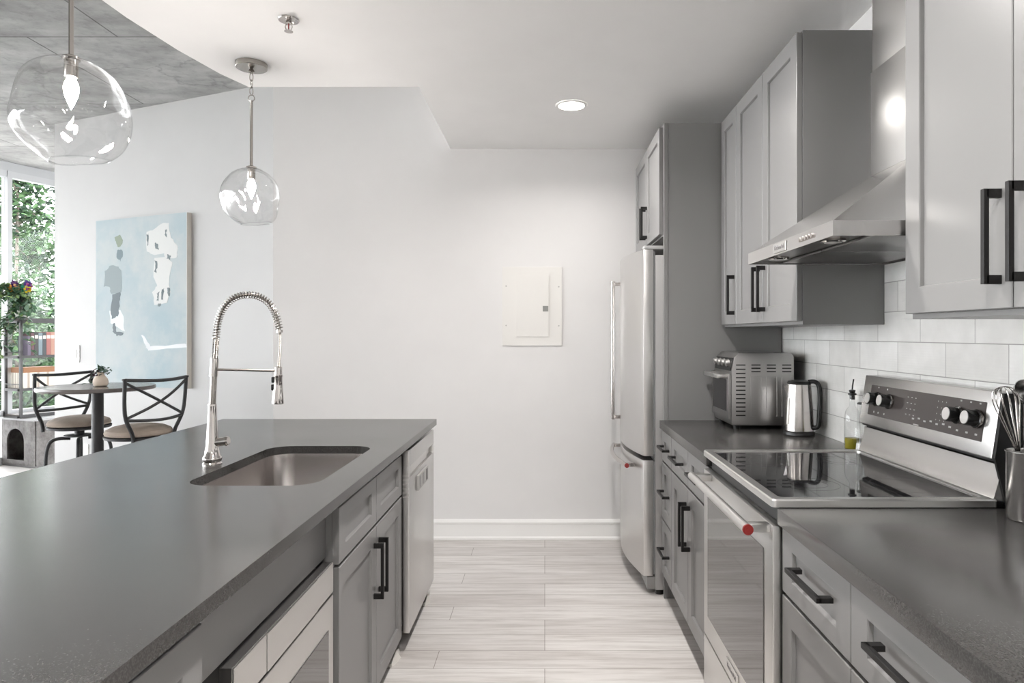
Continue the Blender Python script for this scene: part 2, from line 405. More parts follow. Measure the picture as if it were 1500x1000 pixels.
MB().box(.612, XT-.0005, 3.523, 4.436, 1.862, 2.437, .001).build('carcass', CAB, t, None)
for a, b in ((3.972, 4.425), (3.525, 3.972)):
    d = front('door', t, .590, a, b, 1.868, 2.425, stile=.055, rail=.058); vhandle(d, .590, 3.972+(.03 if a > 3.9 else -.03), 1.905, 2.09)
tag(MB().box(.612, .632, 4.438, BW-.001, 0, 2.437).build('filler_strip', CAB), 'narrow grey filler strip between refrigerator cabinet and white back wall', 'filler')

# ------------------------------------------------------------------ refrigerator
t = thing('refrigerator', 'tall stainless steel bottom-freezer refrigerator with bowed doors and bar handles', 'refrigerator', (.9, 3.99, 0))
FY0, FY1 = 3.542, 4.438
def bow(y): u = (y-FY0)/(FY1-FY0); return .513-.062*math.sin(PI*min(max(u, 0), 1))**.9
def bow_poly(off=0., xb=.563):
    pts = [(bow(FY0+(FY1-FY0)*i/24)-off, FY0+(FY1-FY0)*i/24) for i in range(25)]
    return [(xb, FY0)]+pts+[(xb, FY1)]
MB().box(.573, 1.19, 3.535, 4.43, .03, 1.765, .004).build('body', new_mat('fridge_side_grey', (.34, .335, .33), .4, .3), t)
up = MB().prism(bow_poly(), .722, 1.795, 'Z', .004).build('door', STEEL_V, t, 40)
MB().box(.5632, .5725, FY0+.006, FY1-.006, .73, 1.785).build('gasket', new_mat('gasket_grey', (.2, .2, .2), .6), up, None)
lo = MB().prism(bow_poly(), .10, .700, 'Z', .004).build('freezer_door', STEEL_V, t, 40)
MB().box(.5632, .5725, FY0+.006, FY1-.006, .108, .692).build('gasket', bpy.data.materials['gasket_grey'], lo, None)
h = MB(); yb = 4.22; xb = bow(yb)
h.tube([(xb-.048, yb, .83), (xb-.048, yb, 1.68)], .0125, 16)
for z in (.845, 1.663): h.box(xb-.048, xb-.001, yb-.010, yb+.010, z-.010, z+.010, .002)
h.build('handle', CHROME, up)
h = MB(); ys = [3.64+(4.34-3.64)*i/16 for i in range(17)]
h.tube([(bow(y)-.052, y, .655) for y in ys], .0125, 16)
for y in (3.665, 4.315): h.box(bow(y)-.052, bow(y)-.001, y-.012, y+.012, .645, .665, .002)
h = h.build('handle', CHROME, lo)
MB().rod((bow(3.64)-.052, 3.6415, .655), (bow(3.64)-.052, 3.636, .655), .0128).build('end_medallion', RED, lo)
for hz in (1.797,): MB().box(.515, .62, 3.545, 3.60, hz, hz+.018, .004).build('hinge_cover', new_mat('hinge_grey', (.5, .5, .49), .4), t)
MB().box(.53, .60, 3.545, 4.43, .03, .095, .006).build('base_grille', new_mat('grille_grey', (.22, .215, .21), .45), t)
for y in (3.575, 4.40): MB().lathe([(.022, 0), (.022, .03)], (.60, y, 0), 16).build('foot', BLACKP, t)

# ------------------------------------------------------------------ range
RY0, RY1 = 1.7285, 2.4835
t = thing('range', 'freestanding stainless electric range with black glass cooktop and rear control panel', 'range', (.87, 2.1, 0))
MB().box(.607, 1.12, RY0+.002, RY1-.002, .02, .905, .002).build('body', new_mat('range_body', (.03, .03, .03), .45), t)
MB().box(.68, .70, RY0+.01, RY1-.01, 0, .06).build('toe_kick', BLACKP, t, None)
# oven door with its window
door = MB().box(.578, .606, RY0+.004, RY1-.003, .277, .868, .004).build('oven_door', STEEL_L, t)
MB().box(.5755, .5775, 1.80, 2.415, .357, .792, .0008).build('window', OVENGLASS, door, None)
hb = MB().tube([(.517, RY0+.012, .857), (.517, RY1-.08, .857)], .0135, 18)
for y in (RY0+.035, RY1-.11): hb.box(.520, .578, y-.014, y+.014, .846, .868, .003)
hb.build('handle', STEEL_L, door)
MB().rod((.517, RY0+.012, .857), (.517, RY0+.006, .857), .0137, seg=20).rod((.517, RY0+.006, .857), (.517, RY0+.0045, .857), .008, seg=16).build('end_medallion', RED, door)
bd = MB().box(.574, .5775, 2.035, 2.165, .300, .334, .001).build('badge', STEEL_L, door, None)
text('KitchenAid', .022, (.5738, 2.10, .317), (PI/2, 0, -PI/2), LABELM, bd)
MB().box(.578, .606, RY0+.004, RY1-.003, .075, .270, .004).build('warming_drawer', STEEL_L, t)
# cooktop: steel rim with rounded corners, black glass
def rrect(x0, x1, y0, y1, r, n=6):
    out = []
    for cx, cy, a in ((x1-r, y1-r, 0), (x0+r, y1-r, PI/2), (x0+r, y0+r, PI), (x1-r, y0+r, 3*PI/2)):
        out += [(cx+r*math.cos(a+PI/2*i/n), cy+r*math.sin(a+PI/2*i/n)) for i in range(n+1)]
    return out
rim = MB(); zt = .936
O = rrect(.576, 1.15, RY0+.0005, RY1-.0005, .012); O2 = rrect(.579, 1.148, RY0+.004, RY1-.004, .010); I = rrect(.602, 1.128, RY0+.026, RY1-.026, .016)
rim.loft([[(x, y, .9155) for x, y in O], [(x, y, zt-.004) for x, y in O], [(x, y, zt) for x, y in O2], [(x, y, zt) for x, y in I], [(x, y, zt-.006) for x, y in I], [(x, y, .9155) for x, y in I]], False, False)
rim = rim.build('cooktop_rim', STEEL_L, t)
ct = MB().loft([[(x, y, z) for x, y in rrect(.6025, 1.1275, RY0+.0265, RY1-.0265, .015)] for z in (.922, .9315)]).build('cooktop_glass', GLASSBLACK, t)
for bx, by, br in ((.745, 2.28, .105), (.745, 1.93, .085), (.99, 2.29, .075), (.99, 1.93, .11)):
    for rr in (br, br*.62):
        ring = MB(); n = 48
        ring.loft([[(bx+r_*math.cos(2*PI*i/n), by+r_*math.sin(2*PI*i/n), .9317) for i in range(n)] for r_ in (rr-.0022, rr)], False, False)
        ring.build('burner_ring', RING, ct, None)
# rear riser and tilted console
MB().prism([(1.128, .930), (1.141, .937), (1.158, 1.0), (1.160, 1.020), (1.169, 1.024), (1.18, 1.02), (1.2, .93)], RY0+.006, RY1-.006, 'Y').build('riser', STEEL, t, 60)
con = MB().prism([(1.137, 1.036), (1.163, 1.207), (1.205, 1.207), (1.205, 1.036)], RY0+.010, RY1-.010, 'Y', .004).build('control_console', STEEL, t)
MB().prism([(1.150, 1.028), (1.150, 1.0355), (1.205, 1.0355), (1.205, 1.021), (1.175, 1.021)], RY0+.012, RY1-.012, 'Y').build('vent_strip', BLACKP, t, None)
MB().prism([(1.141, 1.040), (1.165, 1.204), (1.210, 1.204), (1.210, .92), (1.17, .92)], RY0+.001, RY0+.0095, 'Y').build('side_cover', BLACKP, t, None)
tilt = math.atan2(.026, .171)
cn = Vector((-math.cos(tilt), 0, math.sin(tilt)))           # outward normal of the console face
def cpt(y, z, off=0.): return Vector((1.137+(z-1.036)*.026/.171, y, z))+cn*off
pan = MB(); q = [cpt(2.413, 1.0725), cpt(1.787, 1.0725), cpt(1.787, 1.176), cpt(2.413, 1.176)]
pan.loft([[p+cn*.0002 for p in q], [p+cn*.0018 for p in q]]); pan = pan.build('display_panel', PANELBLK, t, None)
KB = new_mat('knob_black', (.015, .015, .015), .25); KF = new_mat('knob_face', (.78, .77, .76), .28, 1.)
for y in (2.355, 2.272, 1.893, 1.810):
    base = cpt(y, 1.129, .002); q4 = cn.to_track_quat('Z', 'Y').to_matrix().to_4x4()
    kn = MB().lathe([(.0245, 0), (.0245, .008), (.021, .010), (.021, .034), (.0195, .037)], base, 28, q4).build('knob', KB, t)
    MB().lathe([(.0248, .0), (.0256, .003), (.0248, .006)], base+cn*.002, 28, q4, False).build('knob_ring', CHROME, kn)
    MB().lathe([(.0175, 0), (.0175, .002)], base+cn*.0366, 24, q4).build('knob_face', KF, kn)
mk = MB()
def mark(y, z, wy, hz): MB().loft([[cpt(y+a*wy/2, z+b*hz/2, o) for a, b in ((1, -1), (-1, -1), (-1, 1), (1, 1))] for o in (.0019, .0022)]).build('printed_mark', PRINT, pan, None)
for r_ in range(4):
    for c_ in range(3): mark(2.165-.022*c_, 1.155-.018*r_, .007, .0022)
for c_ in range(3):
    for r_ in range(4): mark(2.0-.02*c_, 1.158-.018*r_, .0025, .003)
for c_ in range(7): mark(2.12-.032*c_, 1.092+.004*(c_ % 2), .012, .005)
for y in (2.34, 2.30, 2.37): mark(y, 1.085, .006, .006)
for y in (1.893, 1.85, 1.810): mark(y, 1.088, .010, .005); mark(y, 1.170, .007, .004)
mark(2.30, 1.168, .007, .005); mark(2.36, 1.170, .006, .004)
mark(2.10, 1.076, .03, .003)

# ------------------------------------------------------------------ hood
HY0, HY1, HX = 1.716, 2.432, .7245
t = thing('range_hood', 'stainless steel chimney range hood over the cooktop', 'hood', (.97, 2.075, 1.6))
ho = MB().loft([[(HX, HY0, 1.602), (XT-.001, HY0, 1.602), (XT-.001, HY1, 1.602), (HX, HY1, 1.602)],
                [(HX, HY0, 1.641), (XT-.001, HY0, 1.641), (XT-.001, HY1, 1.641), (HX, HY1, 1.641)]], False, False)
ho.build('rim_band', STEEL, t, None)
MB().box(HX+.001, XT-.002, HY0+.001, HY1-.001, 1.613, 1.6135).build('underside', STEEL_D, t, None)
py = MB().loft([[(HX+.002, HY0+.002, 1.641), (XT-.001, HY0+.002, 1.641), (XT-.001, HY1-.002, 1.641), (HX+.002, HY1-.002, 1.641)],
                [(1.062, 1.96, 1.868), (XT-.001, 1.96, 1.868), (XT-.001, 2.226, 1.868), (1.062, 2.226, 1.868)]], False, False)
py.build('canopy', STEEL, t, None)
MB().box(1.062, XT-.001, 1.96, 2.226, 1.8685, 2.205, .002).build('chimney', STEEL_L, t)
MB().box(1.066, XT-.001, 1.963, 2.223, 2.206, CZ-.0005, .002).build('chimney_extension', STEEL_L, t)
ft = MB(); fx0, fx1 = HX+.115, XT-.03
for i in range(2):
    y0 = HY0+.02+i*(HY1-HY0-.04)/2; y1 = y0+(HY1-HY0-.04)/2-.006
    f = MB().box(fx0, fx1, y0, y1, 1.6045, 1.6115, .002)
    f.build('filter', STEEL_D, t)
for y in (1.86, 2.29):
    lm = MB().lathe([(.030, 0), (.034, .003), (.034, .0095)], (HX+.06, y, 1.6035), 24).build('lamp', CHROME, t)
    MB().lathe([(.022, 0), (.022, .0005)], (HX+.06, y, 1.6028), 20).build('lamp_lens', new_mat('lens_frosted', (.6, .6, .58), .3), lm)
for i in range(5):
    MB().rod((HX, 1.845+i*.022, 1.6215), (HX-.006, 1.845+i*.022, 1.6215), .0065, seg=14).build('button', CHROME, t)
bd = MB().box(HX-.004, HX-.0005, 2.045, 2.155, 1.607, 1.636, .001).build('badge', STEEL_L, t, None)
text('KitchenAid', .019, (HX-.0044, 2.10, 1.6215), (PI/2, 0, -PI/2), LABELM, bd)

# ------------------------------------------------------------------ island
IX0, IX1, IY0, IY1 = -1.672, -.5625, .12, 3.55; IZ = .914; IT = .030
SX0, SX1, SY0, SY1 = -1.066, -.670, 1.985, 2.692
top = bmesh.new()
def isl_top():
    mb = MB(); out = []; hole = rrect(SX0, SX1, SY0, SY1, .085, 8); n = len(hole)
    # outer ring points matched to the hole by side
    per = []
    cx, cy = (SX0+SX1)/2, (SY0+SY1)/2
    m8 = n//4
    cor = [(IX1, IY1), (IX0, IY1), (IX0, IY0), (IX1, IY0)]
    b = mb.bm
    for z, flip in ((IZ, False), (IZ-IT, True)):
        hv = [b.verts.new((x, y, z)) for x, y in hole]; cv = [b.verts.new((x, y, z)) for x, y in cor]
        for q in range(4):
            for i in range(m8-1):
                f = [hv[q*m8+i], cv[q], hv[q*m8+i+1]]
                b.faces.new(f)
            b.faces.new([hv[q*m8+m8-1], cv[q], cv[(q+1) % 4], hv[((q+1)*m8) % n]])
        out.append((hv, cv))
    for k_ in (0, 1):
        A, B = out[0][k_], out[1][k_]
        for i in range(len(A)): b.faces.new((A[i], A[(i+1) % len(A)], B[(i+1) % len(A)], B[i]))
    return mb
tag(isl_top().build('countertop', QUARTZ, None, None), 'large dark grey quartz island countertop with sink cutout, left foreground', 'countertop', 'dark quartz countertops')
# sink bowl
t = thing('sink', 'undermount stainless steel sink bowl set in the island countertop', 'sink', ((SX0+SX1)/2, (SY0+SY1)/2, .67))
zs = IZ-IT-.0008
def ring(off, z, r): return [(x, y, z) for x, y in rrect(SX0-off, SX1+off, SY0-off, SY1+off, r, 8)]
MB().loft([ring(.015, zs-.002, .10), ring(.015, zs, .10), ring(.004, zs, .088), ring(.002, zs-.02, .086), ring(-.006, zs-.17, .080), ring(-.022, zs-.195, .07), ring(-.05, zs-.203, .05), ring(-.17, zs-.206, .02)], False, True).build('bowl', SINKM, t, 50)
MB().lathe([(.0445, .004), (.042, .006), (.034, .004), (.030, .0015), (.006, .0015)], (-.87, 2.34, zs-.207), 28).build('drain', CHROME, t)
# faucet
FX, FY = -1.128, 2.316
t = thing('faucet', 'tall chrome spring pull-down faucet standing behind the island sink', 'faucet', (FX, FY, IZ))
def fq(px, py): return Vector(((px-798)*FY/1000, FY, H-(py-489.5)*FY/1000))
prof = [(.031, 0), (.031, .003), (.0265, .008), (.029, .012), (.031, .018), (.0295, .024), (.0245, .030), (.0205, .06), (.0175, .11), (.0150, .16), (.0140, .196), (.0142, .200), (.0138, .203)]
MB().lathe(prof, (FX, FY, IZ+.0002), 32).build('base_column', CHROME, t)
neck = [Vector((FX, FY, 1.105)), fq(313, 555), fq(314.5, 526)]
MB().tube([(FX, FY, 1.10), fq(313.2, 550), fq(314.5, 527)], .0108, 20).build('riser_pipe', NICKEL, t)
MB().tube([fq(312.8, 551), fq(314.5, 525)], .0135, 20).build('collar', CHROME, t)
pathpx = [(314.5, 526), (316, 505), (318, 480), (323, 460), (332, 445), (346, 435), (363, 431.5), (379, 434), (392, 442), (401, 454), (407, 470), (409.5, 484)]
def smooth_path(P, n=12):
    P = [Vector(p) for p in P]; out = []
    for i in range(len(P)-1):
        p0, p1, p2, p3 = P[max(i-1, 0)], P[i], P[i+1], P[min(i+2, len(P)-1)]
        for k_ in range(n):
            u = k_/n; out.append(.5*((2*p1)+(p2-p0)*u+(2*p0-5*p1+4*p2-p3)*u*u+(3*p1-p0-3*p2+p3)*u**3))
    out.append(P[-1]); return out
pth = smooth_path([fq(*p) for p in pathpx], 14)
MB().tube(pth, .0050, 12).build('hose', NICKEL, t)
def coil(path, r, wire, pitch, s0, s1):
    L = [0]
    for a, b in zip(path, path[1:]): L.append(L[-1]+(b-a).length)
    def at(s):
        for i in range(1, len(L)):
            if s <= L[i]: u = (s-L[i-1])/(L[i]-L[i-1]); return path[i-1].lerp(path[i], u), (path[i]-path[i-1]).normalized()
        return path[-1], (path[-1]-path[-2]).normalized()
    pts = []; s = s0; a = 0; T = L[-1]; step = pitch/12
    while s < min(s1, T):
        p, tn = at(s); side = Vector((0, 1, 0)); up = tn.cross(side).normalized()
        pts.append(p+(side*math.cos(a)+up*math.sin(a))*r); a += 2*PI/12; s += step
    return MB().tube(pts, wire, 5), L[-1]
m_, LT = coil(pth, .0098, .0013, .0035, 0, .07); m_.build('tight_spring', NICKEL, t)
m_, _ = coil(pth, .0115, .0016, .0092, .068, LT-.004); m_.build('spring', NICKEL, t)
hd = smooth_path([fq(409.5, 483), fq(410, 505), fq(408.5, 530), fq(408, 540)], 8)
MB().tube([hd[0], hd[1], hd[2]], .0105, 18).build('hose_ferrule', CHROME, t)
MB().tube(hd, .0042, 10).build('lower_hose', NICKEL, t)
m_, _ = coil(hd, .0052, .0011, .0032, 0, 1); m_.build('hose_spring', NICKEL, t)
sp0 = fq(408, 536); sp1 = fq(407, 591)
ax = (sp1-sp0); q4 = ax.to_track_quat('Z', 'Y').to_matrix().to_4x4(); Ls = ax.length
sh = MB().lathe([(.006, 0), (.012, .004), (.0125, .028), (.0145, .030), (.0145, .036), (.0135, .038), (.0150, .075), (.0200, Ls-.004), (.0195, Ls), (.016, Ls+.001)], sp0, 28, q4).build('spray_head', CHROME, t)
for py0 in (556, 567):
    c = fq(401.2-(py0-556)*.04, py0); MB().box(c.x-.006, c.x+.007, c.y-.010, c.y+.008, c.z-.0105, c.z+.0105, .004).build('spray_button', BLACKP, sh)
MB().tube([fq(314, 541), fq(360, 541.8), fq(403, 543)], .0042, 12).build('support_arm', NICKEL, t)
hv = MB().rod(fq(313, 648)+Vector((.0, 0, 0)), fq(330, 646), .0145, seg=20).rod(fq(330, 646), fq(333, 645.6), .0165, seg=20).rod(fq(333, 645.6), fq(335, 645.4), .0145, seg=20).build('valve', CHROME, t)
MB().tube([fq(309, 632), fq(303, 627)+Vector((0, .03, 0)), fq(300, 624)+Vector((0, .05, 0))], .0045, 10).build('lever', BLACK, t)

# island cabinets (fronts face +X)
g2 = 'grey shaker cabinets of the island'
DX = -.605
t = thing('sink_base_cabinet', 'grey island cabinet with two false drawer fronts over two doors below sink', 'cabinet', (-.93, 2.45, 0), g2)
MB().box(-1.13, -.6255, 2.008, 2.027, .09, .66).box(-.652, -.6255, 2.008, 2.027, .66, .883).box(-1.13, -.6255, 2.869, 2.888, .09, .883).box(-1.13, -1.115, 2.027, 2.869, .09, .883).box(-1.115, -.6255, 2.027, 2.869, .09, .108)\
    .box(-.6445, -.6255, 2.027, 2.869, .66, .70).box(-.6445, -.6255, 2.44, 2.47, .108, .66).build('carcass', CAB, t, None)
MB().box(-.70, -.685, 2.008, 2.888, 0, .0895).build('toe_kick', TOE, t, None)
for a, b in ((2.452, 2.887), (2.008, 2.452)):
    front('false_drawer_front', t, DX, a, b, .675, .845, 1, rail=.045)
    d = front('door', t, DX, a, b, .072, .668, 1); vhandle(d, DX, 2.452+(.035 if a > 2.4 else -.035), .418, .615, 1)
t = thing('microwave_cabinet', 'grey island cabinet face around the built-in microwave drawer', 'cabinet', (-.93, 1.6, 0), g2)
MB().box(-1.13, -.645, 1.212, 2.006, .09, .2745).box(-1.13, -.645, 1.212, 1.94, .699, .883).box(-.652, -.645, 1.94, 2.006, .699, .883).box(-1.13, -1.10, 1.212, 2.006, .275, .6985).build('carcass', CAB, t, None)
MB().box(-.70, -.685, 1.212, 2.006, 0, .0895).build('toe_kick', TOE, t, None)
shaker(MB(), -.625, 1.215, 2.004, .095, .268, 1).build('drawer', CAB, t, None)
t = thing('base_cabinet', 'grey island cabinet front at the lower left, nearest the camera', 'cabinet', (-.93, .8, 0), g2)
MB().box(-1.13, -.6255, .42, 1.209, .09, .883).build('carcass', CAB, t, None)
MB().box(-.70, -.685, .42, 1.209, 0, .0895).build('toe_kick', TOE, t, None)
for a, b in ((.815, 1.2085), (.421, .815)):
    front('door', t, DX, a, b, .072, .845, 1, stile=.066)
tag(MB().box(-1.165, -1.1315, .3, 3.53, 0, .8835).build('island_back_panel', CAB, None, None), 'grey panel closing the seating side under the island countertop', 'panel')
# microwave drawer
M0, M1, MX = 1.350, 1.982, -.614
t = thing('built_in_microwave', 'stainless steel microwave drawer built into the island front', 'microwave', (-.85, 1.66, .28))
MB().box(-1.09, -.646, M0+.02, 1.93, .282, .690).build('body', TOE, t, None)
def slab(mb, y0, y1, z0, z1, x0=-.6445, x1=MX, lean=.0): return mb.box(x0, x1, y0, y1, z0, z1, .0015)
MB().box(-.6445, MX-.004, M0, M1, .607, .694, .001).build('control_housing', STEEL, t, None)
for a, b, nm in ((M0, 1.508, 'trim_panel'), (1.510, 1.842, 'control_panel'), (1.844, M1, 'trim_panel')):
    MB().box(MX-.0038, MX+(.002 if nm == 'control_panel' else 0), a, b, .608, .693, .001).build(nm, STEEL_L, t, None)
d = MB().box(-.6445, MX, M0, M1, .286, .600, .002).build('door', STEEL_L, t, None)
MB().box(MX+.0002, MX+.002, 1.43, 1.935, .34, .515, .0005).build('window', OVENGLASS, d, None)
# dishwasher
D0, D1, DWX = 2.898, 3.535, -.575
t = thing('dishwasher', 'stainless steel dishwasher at the far end of the island', 'dishwasher', (-.85, 3.2, 0))
MB().box(-1.12, -.606, 2.905, 3.53, .092, .858).build('tub', new_mat('tub_dark', (.06, .055, .052), .45), t, None)
dw = MB().box(-.6055, DWX, D0, D1, .085, .745, .003).box(-.6055, DWX, D0, D1, .790, .862, .003)
dw.box(-.6055, DWX, D0, D0+.02, .743, .792, .002).box(-.6055, DWX, D1-.02, D1, .743, .792, .002).box(-.6055, -.598, D0+.02, D1-.02, .743, .792)
dw = dw.build('door', STEEL_V, t)
MB().box(-.5975, -.585, D0+.022, D1-.16, .746, .788, .002).build('pocket_handle', STEEL_L, dw)
mg = MB().box(DWX+.0003, DWX+.012, 3.05, 3.30, .655, .722, .002)
mg.build('status_magnet', new_mat('magnet_grey', (.42, .41, .40), .4), dw)
for y in (3.09, 3.17, 3.26): MB().box(DWX+.0122, DWX+.013, y-.016, y+.016, .663, .714).build('slot', STEEL_D if y < 3.2 else TOE, dw, None)
vt = MB()
for i in range(6): vt.box(-.604, -.578, D0-.0022, D0-.0004, .66+i*.018, .666+i*.018)
vt.build('side_vent', STEEL_L, t, None)
MB().box(-.66, -.645, 2.9, 3.53, 0, .0835).build('toe_kick', TOE, t, None)

def scrap(label, x, y, L, W, seed):
    rnd = random.Random(seed); mb = MB(); loops = []
    for i in range(7):
        u = i/6; yy = y+L*(u-.5); sc2 = .35+.65*math.sin(PI*min(max(u, .06), .94))
        loops.append([(x+(-W*.5)*sc2+rnd.uniform(-.003, .003), yy, .0006), (x-W*.2+rnd.uniform(-.004, .004), yy, .028*sc2+rnd.uniform(-.003, .003)), (x+W*.12, yy, .034*sc2+rnd.uniform(-.004, .004)), (x+W*.5*sc2+rnd.uniform(-.004, .004), yy, .0006)])
    mb.loft(loops); tag(mb.build('paper_scrap', new_mat('scrap_white', (.70, .68, .64), .7), None, 20), label, 'scrap', 'white crumpled scraps along the island toe kick')
scrap('small white crumpled scrap on the floor under the island sink doors', -.628, 2.84, .13, .05, 4)
scrap('small white crumpled scrap on the floor at the far foot of the dishwasher', -.60, 3.46, .12, .035, 9)
# ------------------------------------------------------------------ pendants
def pendant(label, x, y, R, zc, seed, detailed=True):
    t = thing('pendant_light', label, 'pendant light', (x, y, CZ), 'clear glass globe pendants over the island')
    MB().lathe([(.066, -.022), (.068, -.020), (.068, 0.0)], (x, y, CZ-.0004), 36).build('canopy', NICKEL, t)
    MB().lathe([(.006, -.045), (.014, -.040), (.012, -.030), (.006, -.0225)], (x, y, CZ), 18).build('swivel', NICKEL, t)
    zr = CZ-.165; z = CZ-.045; i = 0
    while z-.033 > zr:
        lp = []
        for k_ in range(20):
            a = 2*PI*k_/20; u = .0075*math.cos(a); v = (.019 if True else 0)*math.sin(a)
            lp.append((x+(u if i % 2 == 0 else 0), y+(0 if i % 2 == 0 else u), z-.017+v))
        MB().tube(lp, .0022, 6, True).build('chain_link', NICKEL, t); z -= .031; i += 1
    MB().tube([(x+.014*math.cos(2*PI*k_/24), y, zr+.008+.014*math.sin(2*PI*k_/24)) for k_ in range(24)], .0024, 6, True).build('loop_ring', NICKEL, t)
    zt = zc+R*1.03
    MB().lathe([(.0075, 0), (.0085, .006), (.0065, .012), (.0065, zr-.010-zt), (.0085, zr-.004-zt)], (x, y, zt), 16).build('stem', NICKEL, t)
    MB().lathe([(.023, .002), (.023, .008), (.010, .014)], (x, y, zt-.004), 24).build('glass_holder', NICKEL, t)
    MB().lathe([(.016, -.052), (.017, -.05), (.017, -.004), (.012, 0)], (x, y, zt), 20).build('socket', NICKEL, t)
    zb = zt-.055
    MB().lathe([(.010, 0), (.016, -.014), (.0185, -.028), (.016, -.046), (.009, -.066), (.003, -.080), (.0005, -.086)], (x, y, zb), 20).build('bulb', BULB, t)
    # blown glass globe with dents and an off-centre opening
    rnd = random.Random(seed); dents = []
    for _ in range(9):
        a = rnd.uniform(0, 2*PI); e = rnd.uniform(-.75, .55); dents.append((Vector((math.cos(a)*math.cos(e), math.sin(a)*math.cos(e), math.sin(e))), rnd.uniform(.05, .10), rnd.uniform(.22, .4)))
    tl = Matrix.Rotation(math.radians(-7), 3, 'Y') @ Matrix.Rotation(math.radians(5), 3, 'X')
    g_ = MB(); loops = []; seg = 64; rows = 44
    for j in range(rows+1):
        th = .16+(2.62-.16)*j/rows; lp = []
        for i in range(seg):
            ph = 2*PI*i/seg; d = Vector((math.sin(th)*math.cos(ph), math.sin(th)*math.sin(ph), math.cos(th)))
            if j > 6: d2 = (tl @ d)
            else: d2 = d.lerp(tl @ d, j/7).normalized()
            r = 1.0+.05*noise.noise(d*1.6+Vector((seed, 0, 0)))+.035*max(0, -d.z)*math.cos(ph)
            for c_, dp, wd in dents: r -= dp*math.exp(-((d-c_).length/wd)**2)*min(1, j/8)
            lp.append(Vector((x, y, zc))+Vector((d2.x*r, d2.y*r, d2.z*r*1.02))*R)
        loops.append(lp)
    g_.loft(loops, False, False); go = g_.build('glass_globe', GLOBE, t, 180)
    rimp = [p.copy() for p in loops[-1]]
    MB().tube(rimp, .0022, 6, True).build('globe_lip', BOTTLEG, go)
    return t
pendant('clear dented glass globe pendant hanging at upper left, nearer the camera', -1.318, 1.90, .148, 1.968, 3)
pendant('clear glass globe pendant with visible ceiling canopy, farther along the island', -1.330, 3.095, .132, 1.972, 8)

# ceiling fixtures
for i, (x, y) in enumerate(DOWNLIGHTS):
    lab = 'recessed round ceiling downlight glowing near the back wall' if i == 0 else 'recessed ceiling downlight above the aisle behind the visible one'
    t = thing('recessed_downlight', lab, 'ceiling light', (x, y, CZ), 'recessed downlights in the kitchen ceiling')
    MB().lathe([(.070, -.006), (.082, -.005), (.085, -.0005)], (x, y, CZ), 40, None, False).build('trim_ring', TRIM, t)
    MB().lathe([(.070, -.0045), (.070, -.0035)], (x, y, CZ), 36).build('lens', LENS, t)
t = thing('fire_sprinkler', 'small chrome fire sprinkler head on the white ceiling', 'sprinkler', (-.998, 2.66, CZ))
sx, sy = -.998, 2.66
MB().lathe([(.040, -.002), (.038, -.006), (.030, -.006), (.022, -.001)], (sx, sy, CZ), 32).build('escutcheon', CHROME, t)
MB().lathe([(.010, -.020), (.011, -.002)], (sx, sy, CZ), 16).build('body', CHROME, t)
MB().tube([(sx-.009, sy, CZ-.018), (sx-.014, sy, CZ-.030), (sx-.009, sy, CZ-.042), (sx, sy, CZ-.046), (sx+.009, sy, CZ-.042), (sx+.014, sy, CZ-.030), (sx+.009, sy, CZ-.018)], .0022, 8).build('frame', CHROME, t)
MB().rod((sx, sy, CZ-.020), (sx, sy, CZ-.046), .0025).build('glass_bulb', RED, t)
MB().lathe([(.0165, -.048), (.0165, -.0465)], (sx, sy, CZ), 20).build('deflector', CHROME, t)

# electrical panel on back wall
t = thing('electrical_panel', 'white painted breaker panel set flat in the back wall', 'electrical panel', (-.08, BW, 1.3))
def bx(px): return (px-798)*BW/1000
def bz(py): return H-(py-489.5)*BW/1000
MB().box(bx(736), bx(823), BW-.008, BW-.0002, bz(506), bz(391), .0012).build('cover', PANEL_W, t, None)
d = MB().box(bx(757), bx(804), BW-.0125, BW-.0082, bz(493), bz(403), .001).build('door', PANEL_W, t, None)
MB().box(bx(795), bx(803), BW-.0145, BW-.0127, bz(456), bz(448), .0005).build('latch', new_mat('latch_grey', (.25, .25, .24), .5), d, None)
for px, py in ((741.5, 419), (741.5, 476.5), (818.5, 420), (818.5, 477)):
    MB().rod((bx(px), BW-.0082, bz(py)), (bx(px), BW-.0105, bz(py)), .005, seg=12).build('screw', new_mat('screw_grey', (.45, .44, .42), .5), t)

# ------------------------------------------------------------------ toaster oven
t = thing('toaster_oven', 'stainless steel toaster oven with side vents at the back of the counter', 'toaster oven', (1.0, 3.3, .914))
ta = math.atan2(.025, .32)
TX0, TX1, TY0, TY1, TZ0, TZ1 = .862, 1.150, 3.150, 3.462, .934, 1.268
TOS = steel('toaster_steel', (.40, .392, .385), .3)
sec = [(TX0, TZ0+.010), (TX0+.004, TZ0), (TX1, TZ0), (TX1, TZ1-.015), (TX1-.012, TZ1), (TX0+.035, TZ1), (TX0+.012, TZ1-.022), (TX0, TZ1-.085)]
MB().prism(sec, TY0, TY1, 'Y', .002).build('body', TOS, t)
MB().loft([[(TX0-.0005, TY0+.012, TZ1-.083), (TX0+.0105, TY0+.012, TZ1-.024), (TX0+.0105, TY1-.012, TZ1-.024), (TX0-.0005, TY1-.012, TZ1-.083)],
           [(TX0-.003, TY0+.012, TZ1-.083), (TX0+.008, TY0+.012, TZ1-.024), (TX0+.008, TY1-.012, TZ1-.024), (TX0-.003, TY1-.012, TZ1-.083)]]).build('control_panel', BLACKP, t, None)
for i in range(4):
    y = TY0+.05+i*.07; MB().rod((TX0+.002, y, TZ1-.045), (TX0-.016, y, TZ1-.049), .017, .0155, 20).build('knob', STEEL_L, t)
d = MB().box(TX0-.014, TX0-.001, TY0+.002, TY1-.002, TZ0+.028, TZ1-.095, .003).build('door', TOS, t)
